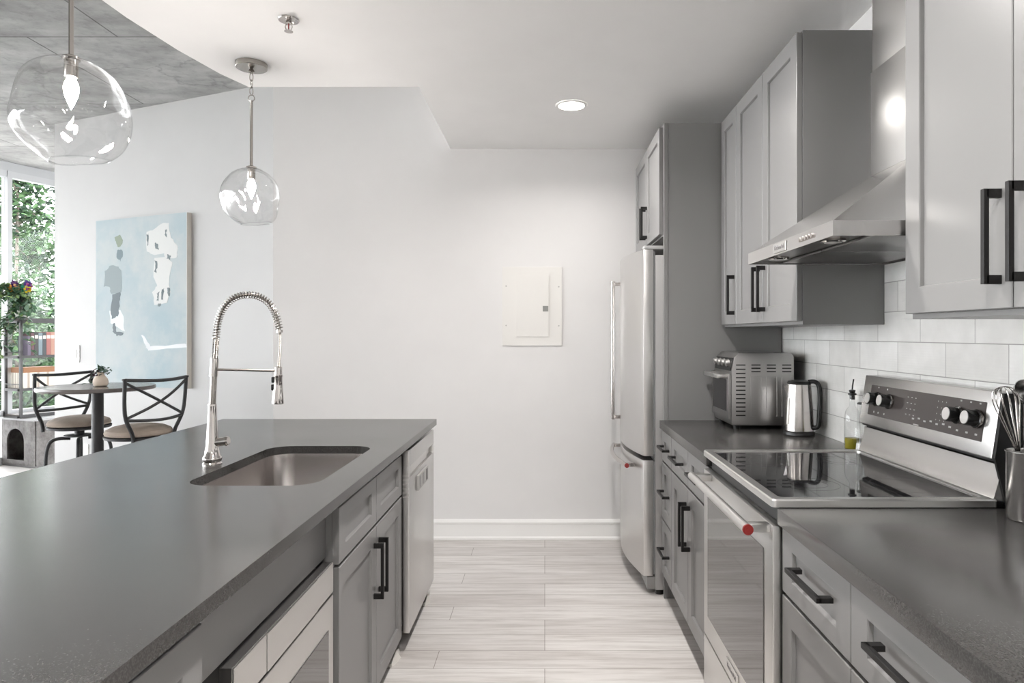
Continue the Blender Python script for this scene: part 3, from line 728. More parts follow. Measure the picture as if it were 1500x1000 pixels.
MB().box(TX0-.016, TX0-.0142, TY0+.035, TY1-.035, TZ0+.062, TZ1-.125, .0005).build('window', GLASSBLACK, d, None)
MB().box(TX0-.062, TX0-.050, TY0+.02, TY1-.02, TZ1-.118, TZ1-.098, .003).box(TX0-.055, TX0-.013, TY0+.02, TY0+.034, TZ1-.116, TZ1-.100, .002).box(TX0-.055, TX0-.013, TY1-.034, TY1-.02, TZ1-.116, TZ1-.100, .002).build('handle', STEEL_L, d)
ys_ = TY0-.0012
def slot(px0, px1, py): 
    xa = (px0-798)*TY0/1000; xb_ = (px1-798)*TY0/1000; z = H-(py-489.5)*TY0/1000
    MB().box(xa, xb_, ys_, TY0-.0002, z-.0028, z+.0028, .001).build('vent_slot', BLACKP, t, None)
for i in range(13): slot(1078, 1092, 534.5+i*6.15)
for c_ in range(3):
    for r_ in range(3): slot(1100.5+c_*22.6, 1114+c_*22.6, 534.5+r_*4.8)
eb = MB()
for c_ in range(3):
    x0 = (1100-798+c_*22.6)*TY0/1000; x1 = x0+.048; z0, z1 = H-.120*TY0, H-.062*TY0
    eb.tube([(x0, ys_, z0), (x1, ys_, z0), (x1, ys_, z1), (x0, ys_, z1)], .0011, 6, True)
eb.build('embossed_panels', TOS, t)
for x in (TX0+.03, TX1-.03):
    for y in (TY0+.03, TY1-.03): MB().lathe([(.014, 0), (.016, .0205)], (x, y, .9142), 14).build('foot', BLACKP, t)
t.rotation_euler = (0, 0, 0)

# ------------------------------------------------------------------ kettle
kx, ky = 1.112, 2.985
t = thing('electric_kettle', 'brushed steel electric kettle with black handle beside the toaster oven', 'kettle', (kx, ky, .914))
MB().lathe([(.064, 0), (.066, .004), (.064, .016), (.058, .018)], (kx, ky, .9143), 36).build('base', BLACKP, t)
KS = steel('kettle_steel', (.60, .57, .55), .2, (30, 30, 1))
MB().lathe([(.058, .0185), (.0605, .022), (.060, .05), (.056, .13), (.0505, .205), (.049, .222)], (kx, ky, .914), 44).build('body', KS, t)
MB().lathe([(.049, .2225), (.050, .228), (.046, .236), (.030, .240)], (kx, ky, .914), 40).build('lid', BLACKP, t)
hdn = Vector((.80, -.60, 0)).normalized()
def kp(r, z): return Vector((kx, ky, .914))+hdn*r+Vector((0, 0, z))
MB().tube(smooth_path([kp(.040, .234), kp(.068, .235), kp(.084, .215), kp(.088, .16), kp(.085, .09), kp(.080, .045), kp(.058, .035)], 6), .0098, 12).build('handle', BLACKP, t)
sp_ = MB(); sn = -hdn
a_ = Vector((kx, ky, .914))+sn*.040+Vector((0, 0, .21))
sp_.loft([[a_+Vector((-sn.y, sn.x, 0))*.018, a_+sn*.028+Vector((0, 0, .010)), a_-Vector((-sn.y, sn.x, 0))*.018],
          [a_+Vector((-sn.y, sn.x, 0))*.010+Vector((0, 0, -.06)), a_+sn*.013+Vector((0, 0, -.05)), a_-Vector((-sn.y, sn.x, 0))*.010+Vector((0, 0, -.06))]]).build('spout', KS, t)
wv_ = Vector((-.93, -.36, 0)).normalized(); qm = wv_
gp = Vector((kx, ky, .914))
MB().tube([gp+wv_*.0600+Vector((0, 0, .05)), gp+wv_*.0572+Vector((0, 0, .10)), gp+wv_*.0535+Vector((0, 0, .165))], .006, 10).build('water_gauge', PANEL_W, t)

# ------------------------------------------------------------------ oil bottle, shaker, crock and utensils
t = thing('oil_bottle', 'clear glass oil bottle with black pourer and a little yellow oil', 'bottle', (1.180, 2.62, .914))
MB().lathe([(.026, .001), (.028, .004), (.028, .125), (.024, .145), (.011, .165), (.010, .205), (.012, .207)], (1.180, 2.62, .9143), 32, None, False).build('glass', BOTTLEG, t)
MB().lathe([(.0255, .003), (.0265, .006), (.0265, .042), (.0255, .0425)], (1.180, 2.62, .9143), 28).build('oil', new_mat('olive_oil', (.42, .36, .03), .15, 0., Transmission_Weight=.4), t)
MB().lathe([(.0095, .19), (.0095, .207), (.0155, .208), (.0155, .213), (.009, .215), (.012, .222), (.012, .226), (.004, .228)], (1.180, 2.62, .9143), 20).build('stopper', BLACKP, t)
MB().tube([(1.180, 2.62, 1.14), (1.181, 2.619, 1.158), (1.184, 2.617, 1.182)], .0028, 8).build('pour_spout', BLACK, t)
t = thing('salt_shaker', 'slim clear glass shaker with white salt beside the range console', 'shaker', (1.181, 2.545, .914))
MB().lathe([(.019, .001), (.0215, .005), (.018, .04), (.0135, .14), (.0145, .178)], (1.181, 2.545, .9143), 28, None, False).build('glass', BOTTLEG, t)
MB().lathe([(.018, .002), (.0200, .006), (.0175, .034)], (1.181, 2.545, .9143), 24).build('salt', new_mat('salt_white', (.8, .8, .79), .7), t)
MB().lathe([(.0155, .1785), (.0155, .184), (.010, .186)], (1.181, 2.545, .9143), 24).build('lid', BLACKP, t)

cx_, cy_, cr = 1.152, 1.618, .050
t = thing('utensil_crock', 'brushed steel utensil crock at the right edge of the picture', 'utensil holder', (cx_, cy_, .914))
MB().lathe([(cr-.004, 0), (cr, .006), (cr, .157), (cr+.002, .160), (cr+.002, .163), (cr-.001, .163), (cr-.002, .158), (cr-.002, .006), (.01, .005)], (cx_, cy_, .9143), 48).build('crock', steel('crock_steel', (.62, .61, .60), .22, (30, 30, 1)), t)
base = Vector((cx_-.004, cy_+.004, .925))
t = thing('whisk', 'wire balloon whisk leaning out of the steel crock', 'whisk', base)
a0 = base; a1 = Vector((cx_-.022, cy_+.012, 1.075)); a2 = Vector((cx_-.052, cy_+.022, 1.228)); axd = (a2-a1).normalized()
MB().rod(a0, a1, .007, .006).build('handle', STEEL, t)
wr = MB(); sd = axd.orthogonal().normalized(); sd2 = axd.cross(sd); Lw = (a2-a1).length
for k_ in range(6):
    u = sd*math.cos(PI*k_/6)+sd2*math.sin(PI*k_/6)
    prof_ = [(.004, 0), (.010, .2), (.018, .45), (.026, .7), (.027, .84), (.019, .96), (.0, 1.0)]
    pts = [a1+u*r_+axd*Lw*s_ for r_, s_ in prof_]+[a1-u*r_+axd*Lw*s_ for r_, s_ in reversed(prof_[:-1])]
    wr.tube(smooth_path(pts, 5), .0011, 6)
wr.build('wires', CHROME, t)
t = thing('spatula', 'black nylon spatula standing in the steel crock', 'spatula', (cx_+.01, cy_, .925))
MB().rod((cx_+.008, cy_, .925), (cx_+.014, cy_-.004, 1.11), .006).build('handle', BLACKP, t)
MB().box(-.031, .031, -.003, .003, 0, .115, .0028, 3, Matrix.Translation((cx_+.016, cy_-.005, 1.105)) @ Matrix.Rotation(.12, 4, 'Y') @ Matrix.Rotation(.3, 4, 'Z')).build('blade', BLACKP, t)
t = thing('ladle', 'steel ladle standing behind the spatula in the crock', 'ladle', (cx_+.005, cy_+.025, .925))
MB().rod((cx_+.008, cy_+.02, .925), (cx_+.020, cy_+.028, 1.19), .004).build('handle', STEEL, t)
MB().lathe([(.004, -.030), (.018, -.024), (.028, -.010), (.032, .004), (.0305, .004), (.026, -.009), (.016, -.021), (.003, -.027)], (cx_+.012, cy_+.030, 1.215), 24, Matrix.Rotation(1.1, 4, 'X')).build('bowl', STEEL, t)

# ------------------------------------------------------------------ far-left room: painting, switch, outlet
def awall(px, off=0.):
    p = aw(px); q = p-AN*off; return q
def aZ(px, py): p = aw(px); return H-(py-489.5)*p.y/1000
PL = aw(148); PR = aw(280.5); pz0 = .955+.0; pz1 = H+.1775*PR.y
pz0 = H-(568.5-489.5)*PR.y/1000
def canvas_mat():
    m = new_mat('painted_canvas', (.6, .7, .74), .75); v = pos(m)
    n = noise_t(m, v, 1.6, 5, .6); n2 = noise_t(m, pos(m, loc=(3, 1, 7)), 3.2, 6, .7)
    c = mix(m, ramp(m, n, (.35, .44, .48), (.47, .51, .52), .35, .65), (.53, .55, .53), ramp(m, n2, (0, 0, 0), (.7, .7, .7), .45, .75))
    lk(m, c, bsdf(m).inputs['Base Color']); bump(m, n2, .002, .3); return m
t = thing('painting', 'large pale blue abstract canvas painting on the angled wall', 'painting', ((PL.x+PR.x)/2, (PL.y+PR.y)/2, pz0))
TH = .042
MB().prism([tuple(PL-AN*.002), tuple(PR-AN*.002), tuple(PR-AN*TH), tuple(PL-AN*TH)], pz0, pz1).build('canvas', canvas_mat(), t, None)
ew = new_mat('canvas_edge', (.66, .63, .58), .8)
MB().prism([tuple(PR-AN*.002-AD*.0002), tuple(PR-AN*TH-AD*.0002), tuple(PR-AN*TH-AD*.004), tuple(PR-AN*.002-AD*.004)], pz0, pz1).build('frame_edge', ew, t, None)
def stroke(poly, col, name='brush_stroke', off=.0008):
    if col[0] < .5: col = tuple(round(x*.62, 3) for x in col)
    m = bpy.data.materials.get('oil_%s' % str(col)) or new_mat('oil_%s' % str(col), col, .7)
    P = []
    for i in range(len(poly)):
        a, b = poly[i], poly[(i+1) % len(poly)]
        for k_ in range(4):
            u = k_/4; P.append((a[0]+(b[0]-a[0])*u+random.uniform(-3, 3), a[1]+(b[1]-a[1])*u+random.uniform(-3, 3)))
    mb = MB(); L_ = []
    for o_ in (.0001, off):
        lp = []
        for x, y in P:
            u = (x-30)/455; yt = 118-43*u; yb_ = 925+33*u; v = (y-yt)/(yb_-yt)
            q = PL.lerp(PR, u)-AN*(TH+o_); lp.append((q.x, q.y, pz1+(pz0-pz1)*v))
        L_.append(lp)
    mb.loft(L_); mb.build(name, m, t, None)
stroke([(130, 200), (160, 185), (172, 210), (165, 240), (148, 250), (138, 225)], (.38, .46, .36))
stroke([(143, 262), (168, 258), (172, 285), (160, 315), (142, 300)], (.27, .36, .40))
stroke([(80, 365), (110, 335), (150, 345), (165, 365), (165, 470), (140, 480), (108, 475), (105, 445), (75, 440)], (.40, .48, .50))
stroke([(100, 560), (160, 560), (180, 600), (180, 665), (110, 625)], (.68, .73, .74))
stroke([(120, 480), (160, 468), (156, 520), (148, 590), (115, 600), (110, 560)], (.20, .25, .28), off=.0012)
stroke([(120, 625), (135, 625), (138, 665), (175, 670), (172, 682), (140, 685), (122, 665)], (.20, .25, .28), off=.0014)
stroke([(290, 170), (330, 160), (370, 130), (400, 125), (412, 200), (445, 245), (440, 300), (385, 310), (380, 280), (335, 290), (292, 270)], (.62, .63, .62))
stroke([(332, 300), (400, 300), (420, 330), (400, 420), (410, 470), (395, 530), (330, 535), (322, 470), (345, 440), (328, 400)], (.62, .63, .62))
for pl in ([(383, 165), (390, 160), (390, 198), (384, 195)], [(335, 315), (345, 320), (342, 375), (333, 370)], [(335, 225), (352, 235), (350, 262), (337, 255)], [(395, 285), (410, 290), (405, 312), (392, 305)],
           [(345, 480), (356, 470), (352, 515), (344, 515)], [(370, 460), (378, 455), (372, 512), (362, 512)], [(395, 450), (408, 455), (405, 495), (396, 490)], [(350, 532), (362, 530), (360, 542), (350, 543)], [(295, 185), (302, 180), (303, 235), (297, 240)]):
    stroke(pl, (.24, .30, .32), off=.0014)
stroke([(290, 745), (480, 735), (485, 750), (300, 762)], (.70, .72, .74)); stroke([(265, 685), (280, 690), (315, 750), (300, 762)], (.70, .72, .74))
def plate(name, label, cat, px, py, wpx, hpx, parts):
    p = aw(px); z = H-(py-489.5)*p.y/1000; wd = wpx*p.y/1000/abs((aw(px+10)-aw(px-10)).length/(20*p.y/1000))*abs((aw(px+10)-aw(px-10)).length/(20*p.y/1000)); hh = hpx*p.y/1000
    t = thing(name, label, cat, (p.x, p.y, z))
    M = Matrix.Translation((p.x, p.y, z)) @ Matrix.Rotation(math.atan2(AD.y, AD.x), 4, 'Z')
    s = 1 if (M.to_3x3() @ Vector((0, 1, 0))).dot(Vector((AN.x, AN.y, 0))) < 0 else -1
    MB().box(-wd/2, wd/2, 0, s*.007, -hh/2, hh/2, .002, 2, M).build('cover_plate', TRIM, t)
    for (u0, u1, v0, v1, dp, mt, nm) in parts: MB().box(u0*wd, u1*wd, s*.0072, s*dp, v0*hh, v1*hh, .001, 2, M).build(nm, mt, t)
GR = new_mat('plate_shadow_grey', (.45, .45, .45), .6)
plate('light_switch', 'white rocker light switch plate left of the painting', 'light switch', 112.5, 518, 15, 25, [(-.22, .22, -.3, .3, .0085, TRIM, 'rocker_frame'), (-.17, .17, -.25, .25, .011, PANEL_W, 'rocker')])
plate('wall_outlet', 'white outlet plate low on the wall behind the bistro table', 'outlet', 127, 658, 10, 16, [(-.2, .2, .08, .36, .009, PANEL_W, 'receptacle'), (-.2, .2, -.36, -.08, .009, PANEL_W, 'receptacle')])

# ------------------------------------------------------------------ bistro table and swivel chairs
IRON = new_mat('charcoal_iron', (.028, .028, .030), .45, .0)
TOPM = new_mat('table_top_dark', (.13, .115, .11), .22)
tx, ty = -2.81, 4.29
t = thing('bistro_table', 'tall round bistro table with dark top and charcoal pedestal', 'table', (tx, ty, 0))
MB().lathe([(.300, 1.003), (.318, 1.008), (.321, 1.018), (.318, 1.030), (.30, 1.0305)], (tx, ty, 0), 64).build('tabletop', TOPM, t)
MB().lathe([(.14, .0), (.14, .008), (.06, .03), (.033, .05), (.033, .99), (.08, .995), (.08, 1.0025)], (tx, ty, 0), 32).build('pedestal', IRON, t)
def swivel_chair(label, P0, P1, sc_, inward):
    """P0, P1: tops of the two back posts; sc_: seat centre"""
    P0, P1, S = Vector(P0), Vector(P1), Vector(sc_); mid = (P0+P1)/2
    t = thing('swivel_chair', label, 'chair', (S.x, S.y, 0), 'counter-height swivel chairs at the bistro table')
    ac = (P1-P0).normalized(); fw = (S-mid); fw = (fw-ac*fw.dot(ac)); fwn = fw.normalized()
    F = Vector((fwn.x, fwn.y, 0)); A = Vector((ac.x, ac.y, 0)); hw = (P1-P0).length/2
    zt, zs_ = 1.085, .735; R = .184
    C = Vector((S.x, S.y, 0)); B = C-F*R*.78
    Mt = Vector((mid.x, mid.y, 0))
    def post(sg): return smooth_path([B+A*sg*hw*.66+Vector((0, 0, .70)), B+A*sg*hw*.70+Vector((0, 0, .76)), B.lerp(Mt, .4)+A*sg*hw*.95+Vector((0, 0, .88)), Mt+A*sg*hw+Vector((0, 0, zt))], 6)
    L, Rr = post(-1), post(1)
    for pp in (L, Rr):
        po = MB().tube(pp, .0115, 10).rod(pp[-1]-Vector((0, 0, .004)), pp[-1]+Vector((0, 0, .008)), .015); po.build('back_post', IRON, t)
    def curve(a, b, bowl=.045): return [a.lerp(b, i/10)-F*bowl*math.sin(PI*i/10)-Vector((0, 0, .010*math.sin(PI*i/10))) for i in range(11)]
    def onp(pp, z): 
        for a, b in zip(pp, pp[1:]):
            if a.z <= z <= b.z: return a.lerp(b, (z-a.z)/(b.z-a.z))
        return pp[-1]
    MB().tube(curve(L[-1], Rr[-1]), .0105, 10).build('top_rail', IRON, t)
    MB().tube(curve(onp(L, .845), onp(Rr, .845)), .0095, 10).build('lower_rail', IRON, t)
    MB().tube(curve(onp(L, 1.07), onp(Rr, .855)), .0085, 10).build('cross_brace', IRON, t)
    MB().tube(curve(onp(L, .855), onp(Rr, 1.07)), .0085, 10).build('cross_brace', IRON, t)
    MB().lathe([(.02, .733), (.12, .734), (R-.002, .738), (R+.003, .750), (R-.006, .768), (R-.04, .785), (.10, .795), (.01, .797)], (S.x, S.y, 0), 48).build('seat_cushion', CUSH, t)
    MB().lathe([(R-.02, .712), (R+.004, .716), (R+.006, .731), (R-.01, .7325), (.02, .7325)], (S.x, S.y, 0), 48).build('seat_ring', IRON, t)
    MB().lathe([(.05, .655), (.09, .66), (.09, .668), (.03, .672), (.03, .7115)], (S.x, S.y, 0), 28).build('swivel_mount', IRON, t)
    for k_ in range(4):
        a = PI/4+k_*PI/2+math.atan2(F.y, F.x); u = Vector((math.cos(a), math.sin(a), 0))
        MB().tube(smooth_path([C+u*.05+Vector((0, 0, .645)), C+u*.13+Vector((0, 0, .645)), C+u*.175+Vector((0, 0, .60)), C+u*.190+Vector((0, 0, .45)), C+u*.205+Vector((0, 0, .012))], 6), .0115, 10).build('leg', IRON, t)
    MB().tube([C+Vector((.182*math.cos(2*PI*i/40), .182*math.sin(2*PI*i/40), .30)) for i in range(40)], .009, 8, True).build('foot_ring', IRON, t)
def cush_mat():
    m = new_mat('taupe_microfiber', (.33, .27, .225), .85); n = noise_t(m, pos(m), 7, 5)
    lk(m, ramp(m, n, (.27, .225, .19), (.40, .33, .275), .35, .65), bsdf(m).inputs['Base Color']); return m
CUSH = cush_mat()
swivel_chair('charcoal swivel chair with cross back on the left side of the bistro table', (-3.37, 4.51, 0), (-3.27, 4.93, 0), (-3.19, 4.68, 0), 1)
swivel_chair('charcoal swivel chair with cross back in front, right of the table pedestal', (-2.455, 3.99, 0), (-2.285, 4.35, 0), (-2.52, 4.24, 0), 1)

LEAFG = new_mat('leaf_green', (.05, .12, .06), .5); LEAFD = new_mat('leaf_dusty', (.10, .16, .13), .55); LEAFP = new_mat('leaf_plum', (.08, .045, .06), .5)
def leaf(mb, p, d, up, L, W):
    d = Vector(d).normalized(); s = d.cross(Vector(up)).normalized(); n = s.cross(d)
    P = [p, p+d*L*.35+s*W/2+n*L*.04, p+d*L*.75+s*W*.38+n*L*.02, p+d*L-n*L*.08, p+d*L*.75-s*W*.38+n*L*.02, p+d*L*.35-s*W/2+n*L*.04]
    c1 = p+d*L*.5-n*L*.03; v = [mb.bm.verts.new(x) for x in P]; c = mb.bm.verts.new(c1)
    for i in range(6): mb.bm.faces.new((v[i], v[(i+1) % 6], c))
vx, vy, vz = -2.762, 4.245, 1.0310
t = thing('potted_succulent', 'small cream vase of trailing succulents on the bistro table', 'potted plant', (vx, vy, vz))
MB().lathe([(.028, 0), (.038, .006), (.043, .025), (.038, .048), (.022, .070), (.016, .080), (.018, .086)], (vx, vy, vz), 32).build('vase', new_mat('cream_ceramic', (.66, .56, .46), .5), t)
rnd = random.Random(5)
for mt, cx2, cz2, n_ in ((LEAFP, -.045, .078, 34), (LEAFD, .035, .095, 40), (LEAFD, -.075, .035, 26), (LEAFG, .0, .10, 20)):
    mb = MB()
    for _ in range(n_):
        p = Vector((vx+cx2*rnd.uniform(.2, 1.3), vy+rnd.uniform(-.03, .03), vz+cz2+rnd.uniform(-.022, .022)))
        d = Vector((rnd.uniform(-1, 1), rnd.uniform(-1, 1), rnd.uniform(-.3, 1)))
        leaf(mb, p, d, (0.1, .2, 1), .026, .013)
    mb.tube([(vx, vy, vz+.08), (vx+cx2*.6, vy, vz+.09), (vx+cx2, vy, vz+cz2)], .0015, 5)
    mb.build('succulent_stem', mt, t, None, False)

# ------------------------------------------------------------------ litter-box cabinet with shelf rack
OC = Vector((-5.15, 6.89)); CD = WD.copy(); CN = Vector((-WD.y, WD.x))
def cp(n, d, z): q = OC+CN*n+CD*d; return Vector((q.x, q.y, z))
def cbox(mb, n0, n1, d0, d1, z0, z1):
    return mb.prism([tuple(cp(n0, d0, 0)[:2]), tuple(cp(n1, d0, 0)[:2]), tuple(cp(n1, d1, 0)[:2]), tuple(cp(n0, d1, 0)[:2])], z0, z1)
def rustic():
    m = new_mat('rustic_grey_wood', (.25, .24, .235), .6); v = pos(m); n = noise_t(m, v, 9, 6, .7); n2 = noise_t(m, v, 2.5, 3)
    c = mix(m, ramp(m, n, (.06, .052, .048), (.17, .163, .158), .35, .62), ramp(m, n2, (.75, .72, .7), (1.1, 1.1, 1.1)), .7, 'MULTIPLY')
    lk(m, c, bsdf(m).inputs['Base Color']); return m
RUST = rustic(); RACK = new_mat('rack_metal', (.025, .024, .025), .5); SHELFW = new_mat('shelf_board', (.10, .085, .08), .55)
t = thing('shelf_cabinet', 'grey rustic cabinet with arched pet opening and open metal shelves above', 'shelf unit', cp(.25, .6, 0))
NW, CL = .50, 1.15
c = MB(); cbox(c, 0, .016, .0165, CL, .02, .475); cbox(c, NW-.016, NW, .0165, CL, .02, .475); cbox(c, .0165, NW-.0165, .0165, CL, .02, .036); cbox(c, .0165, NW-.0165, CL-.016, CL, .036, .475)
c.build('carcass', RUST, t, None)
s0, s1, za, zb_, ztp = .150, .418, .07, .26, .39
fr = MB()
def fpoly(pts): fr.face([cp(n, 0, z) for n, z in pts])
fpoly([(0, .02), (NW, .02), (NW, za), (0, za)]); fpoly([(0, za), (s0, za), (s0, zb_), (s0, .475), (0, .475)]); fpoly([(s1, za), (NW, za), (NW, .475), (s1, .475), (s1, zb_)])
mid_ = (s0+s1)/2; ar = [(mid_-(s1-s0)/2*math.cos(PI*i/16), zb_+(ztp-zb_)*math.sin(PI*i/16)) for i in range(17)]
for i in range(16): fpoly([ar[i], ar[i+1], (ar[i+1][0], .475), (ar[i][0], .475)])
fo = fr.build('front_panel', RUST, t, None, True); bmd = fo.modifiers.new('s', 'SOLIDIFY'); bmd.thickness = .015; bmd.offset = 0
cbox(MB(), -.005, NW+.005, -.008, CL+.005, .4755, .493).build('cabinet_top', new_mat('cabinet_top_grey', (.28, .28, .285), .4), t, None)
cbox(MB(), 0, NW, 0, CL, 0, .0195).build('plinth', TOE, t, None)
RN0, RN1, RD0, RD1 = .235, .50, .01, 1.10
for n in (RN0+.012, RN1-.012):
    for d in (RD0+.012, RD1-.012):
        cbox(MB(), n-.012, n+.012, d-.012, d+.012, .4935, 1.50).build('post', RACK, t, None)
for z, th, nm in ((.497, .03, 'shelf'), (.775, .022, 'shelf'), (1.112, .022, 'shelf'), (1.475, .045, 'top_shelf')):
    s_ = cbox(MB(), RN0+.0245, RN1-.0245, RD0+.0, RD1, z, z+th).build(nm, SHELFW, t, None)
    rb = MB(); cbox(rb, RN0+.001, RN0+.0235, RD0+.0245, RD1-.0245, z-.004, z+th); cbox(rb, RN0+.0245, RN1-.0245, RD0-.001, RD0-.015, z-.004, z+.016)
    rb.build('rail', RACK, s_, None)
rb = MB(); 
for z in (.84, 1.17): rb.tube([cp(RN0+.012, RD0, z), cp(RN1-.012, RD0, z)], .005, 6)
rb.build('end_guard', RACK, t)
# books, spines to the room
def book(d, w_, hh, dp, z, col, label, grp, lean=0.):
    m = bpy.data.materials.get('cover_%s' % str(col)) or new_mat('cover_%s' % str(col), tuple(x*.6 for x in col), .5)
    q = cp(RN0+.03+dp/2, d+w_/2, z)
    t_ = thing('book', label, 'book', q, grp)
    n0, n1 = RN0+.032, RN0+.032+dp
    c_ = MB(); cbox(c_, n0, n0+.002, d, d+w_, z, z+hh); cbox(c_, n0+.002, n1, d, d+.0022, z, z+hh); cbox(c_, n0+.002, n1, d+w_-.0022, d+w_, z, z+hh)
    c_.build('cover', m, t_, None)
    cbox(MB(), n0+.004, n1-.004, d+.0024, d+w_-.0024, z+.003, z+hh-.004).build('pages', PAGES, t_, None)
    bnd = MB(); cbox(bnd, n0-.0006, n0-.0001, d+.003, d+w_-.003, z+hh*.72, z+hh*.86); bnd.build('spine_label', PAGES if sum(col) < 1.2 else LABELM, t_, None)
PAGES = new_mat('paper', (.70, .67, .60), .8)
ROW1 = [('purple grey', (.16, .12, .2), .032, .20), ('dark plum', (.13, .03, .05), .030, .235), ('black', (.03, .03, .03), .038, .245), ('slate blue', (.25, .33, .38), .040, .235), ('charcoal', (.04, .05, .06), .035, .24),
        ('rose red', (.5, .16, .14), .042, .245), ('salmon', (.62, .33, .24), .038, .245), ('deep maroon', (.14, .03, .02), .036, .24), ('graphite', (.09, .09, .10), .044, .235), ('silver', (.42, .43, .44), .036, .205), ('tan orange', (.60, .34, .2), .040, .225),
        ('white', (.72, .71, .69), .040, .235), ('teal black', (.03, .06, .07), .034, .235), ('ivory', (.66, .62, .52), .04, .23), ('navy', (.03, .04, .1), .036, .24), ('brick', (.32, .1, .06), .04, .22)]
d = .10
prev = 'rack post'
for nm, col, w_, hh in ROW1:
    book(d, w_, hh, .15, 1.1345, col, '%s book standing on the upper book shelf right of the %s' % (nm, prev if prev == 'rack post' else prev+' book'), 'books on the upper shelf'); d += w_+.0025; prev = nm
ROW2 = [('pale grey', (.55, .53, .5), .034, .19), ('cream', (.66, .6, .5), .036, .2), ('beige', (.55, .46, .38), .03, .21), ('dusty rose', (.42, .26, .22), .03, .215), ('dark brown', (.09, .06, .05), .034, .235), ('black ', (.03, .03, .03), .04, .25), ('coffee', (.2, .12, .08), .036, .22), ('stone', (.45, .43, .4), .036, .21)]
d = .43; prev = 'striped basket'
for nm, col, w_, hh in ROW2:
    book(d, w_, hh, .15, .7975, col, '%s book standing on the lower book shelf right of the %s' % (nm.strip(), prev), 'books on the lower shelf'); d += w_+.0025; prev = nm.strip()+' book'
# basket
t = thing('storage_basket', 'cream striped fabric basket with brown rim on the lower shelf', 'basket', cp(.37, .24, .7975))
def bmat():
    m = new_mat('striped_fabric', (.6, .52, .42), .85); wv = nd(m, 'ShaderNodeTexWave', bands_direction='X'); wv.inputs['Scale'].default_value = 9; lk(m, pos(m), wv.inputs['Vector'])
    lk(m, ramp(m, wv.outputs['Fac'], (.70, .66, .58), (.40, .34, .29), .75, .95), bsdf(m).inputs['Base Color']); return m
cbox(MB(), RN0+.03, RN1-.04, .06, .40, .798, .955).build('basket_body', bmat(), t, None)
cbox(MB(), RN0+.028, RN1-.038, .058, .402, .9555, 1.01).build('rim', new_mat('brown_rim', (.30, .15, .08), .8), t, None)

# trailing plant on the top shelf
t = thing('trailing_plant', 'bushy green trailing plant spilling over the end of the shelves', 'potted plant', cp(.37, .11, 1.521))
MB().lathe([(.045, 0), (.06, .01), (.07, .11), (.072, .12)], cp(.37, .11, 1.5205), 28).build('pot', new_mat('white_pot', (.6, .6, .58), .5), t)
rnd = random.Random(11)
LEAFT = new_mat('eucalyptus_leaf', (.10, .17, .11), .55); LEAFL = new_mat('leaf_light', (.22, .33, .12), .5)
pot = cp(.37, .11, 1.66)
stems = []
for i in range(34):
    a = rnd.uniform(0, 2*PI); out = rnd.uniform(.08, .26); drop = rnd.choice([.1, .15, -.05, .0, -.2, -.35, -.5])
    e = pot+Vector((math.cos(a)*out-.04, math.sin(a)*out*.6-.12, drop+rnd.uniform(-.05, .05)))
    mid2 = pot.lerp(e, .5)+Vector((0, 0, .10))
    stems.append(smooth_path([pot, mid2, e], 8))
st = MB(); [st.tube(s_, .0022, 5) for s_ in stems]; st.build('stems', new_mat('stem_brown', (.12, .12, .06), .7), t)
for mt, share in ((LEAFT, 0), (LEAFG, 1), (LEAFL, 2)):
    mb = MB()
    for i, s_ in enumerate(stems):
        for k_, p in enumerate(s_[4:]):
            for _ in range(2):
                if (i+k_+_) % 5 in ((0, 3), (1, 4), (2,))[share]:
                    d = Vector((rnd.uniform(-1, 1), rnd.uniform(-1, .6), rnd.uniform(-.9, .6)))
                    leaf(mb, p, d, (rnd.uniform(-.4, .4), rnd.uniform(-.4, .4), 1), rnd.uniform(.05, .085), rnd.uniform(.03, .045))
    mb.build('foliage', mt, t, None, False)
oc = cp(.30, .06, 1.75)
t = thing('glass_flower_ornament', 'colourful orange and purple glass flower ornament standing in the plant', 'ornament', oc)
MB().tube([oc+Vector((0, 0, -.06)), oc+Vector((-.02, 0, .03)), oc+Vector((-.05, 0, .08))], .003, 6).tube([oc+Vector((0, 0, -.06)), oc+Vector((.05, .02, .03)), oc+Vector((.09, .02, .08))], .003, 6).tube([oc+Vector((-.09, 0, .05)), oc+Vector((0, -.01, .035)), oc+Vector((.12, .02, .05))], .006, 6).build('wire_stem', BLACK, t)
for (ox, oz, col, nm) in ((-.07, .075, (.75, .33, .05), 'orange_petals'), (-.03, .085, (.8, .45, .25), 'peach_petals'), (-.045, .125, (.08, .02, .12), 'purple_petals'), (.09, .125, (.06, .03, .18), 'purple_petals'), (.10, .095, (.25, .03, .15), 'magenta_petals'), (.09, .065, (.65, .5, .03), 'yellow_petals'), (.05, .075, (.02, .2, .12), 'green_petals')):
    mb = MB()
    for k_ in range(7):
        a = 2*PI*k_/7; leaf(mb, oc+Vector((ox, -.02, oz)), (math.cos(a), -.35, math.sin(a)*.55), (0, -1, .2), .048, .034)
    mb.build(nm, new_mat('glass_'+nm+str(ox), col, .15), t, None, False)

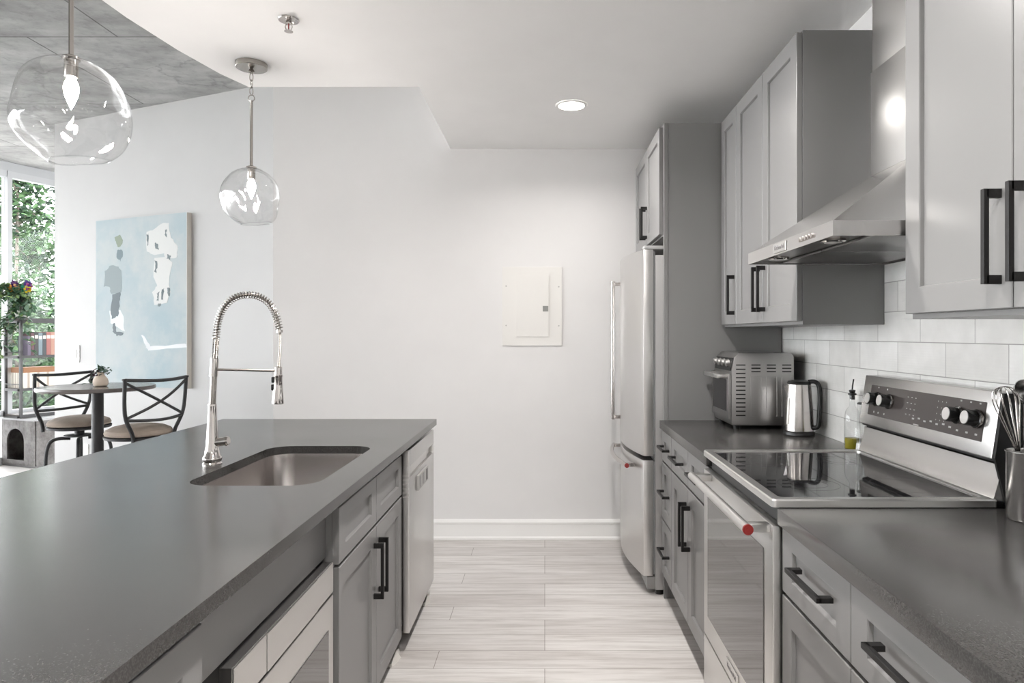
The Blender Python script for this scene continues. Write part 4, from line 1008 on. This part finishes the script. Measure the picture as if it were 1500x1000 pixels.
# ------------------------------------------------------------------ trees outside
BARK = new_mat('bark', (.17, .14, .12), .9)
TL = [new_mat('tree_leaf_a', (.030, .075, .024), .6), new_mat('tree_leaf_b', (.065, .13, .05), .6), new_mat('tree_leaf_c', (.012, .035, .018), .6)]
for m_ in TL: bsdf(m_).inputs['Transmission Weight'].default_value = 0
def tree(label, x, y, zb, zt, rad, n_, seed, sz):
    rnd = random.Random(seed); t = thing('tree', label, 'tree', (x, y, zb), 'trees outside the window')
    tr = MB(); trunk = smooth_path([(x, y, zb), (x+.05, y, zb+(zt-zb)*.3), (x-.08, y+.05, zb+(zt-zb)*.65), (x, y, zt)], 6); n = len(trunk)
    tr.tube(trunk, [.07*(1-.85*i/(n-1)) for i in range(n)], 8)
    pts = []
    for i in range(46):
        k_ = rnd.randint(2, n-2); p = trunk[k_]; a = rnd.uniform(0, 2*PI); L = rad*rnd.uniform(.45, 1.)*(1-.55*k_/n)
        e = p+Vector((math.cos(a)*L, math.sin(a)*L, L*rnd.uniform(.05, .6))); m2 = p.lerp(e, .5)+Vector((0, 0, .12))
        b = smooth_path([p, m2, e], 5); tr.tube(b, [.022*(1-.8*j/(len(b)-1)) for j in range(len(b))], 5); pts += b[2:]
    tr.build('trunk', BARK, t)
    for j, mt in enumerate(TL):
        mb = MB()
        for _ in range(n_//3):
            p = rnd.choice(pts)+Vector((rnd.gauss(0, .24), rnd.gauss(0, .24), rnd.gauss(0, .24)))
            leaf(mb, p, (rnd.uniform(-1, 1), rnd.uniform(-1, 1), rnd.uniform(-.8, .4)), (rnd.uniform(-.6, .6), rnd.uniform(-.6, .6), 1), sz*rnd.uniform(.7, 1.2), sz*.6)
        mb.build('foliage', mt, t, None, False)
tree('slender green tree standing just outside the window', -8.55, 11.1, -3.499, 4.3, 1.25, 12500, 21, .115)
tree('wide pale green tree farther off behind the slender tree', -12.2, 16.5, -3.499, 3.6, 2.6, 9000, 33, .2)
tag(MB().box(-60, 40, -40, 60, -3.6, -3.5).build('ground', new_mat('bounce_ground', (.60, .60, .58), .9), None, None), 'ground below the trees outside the window, made pale to bounce daylight indoors', 'ground')  # invented pale ground tone, raised so daylight bounces up onto the ceilings
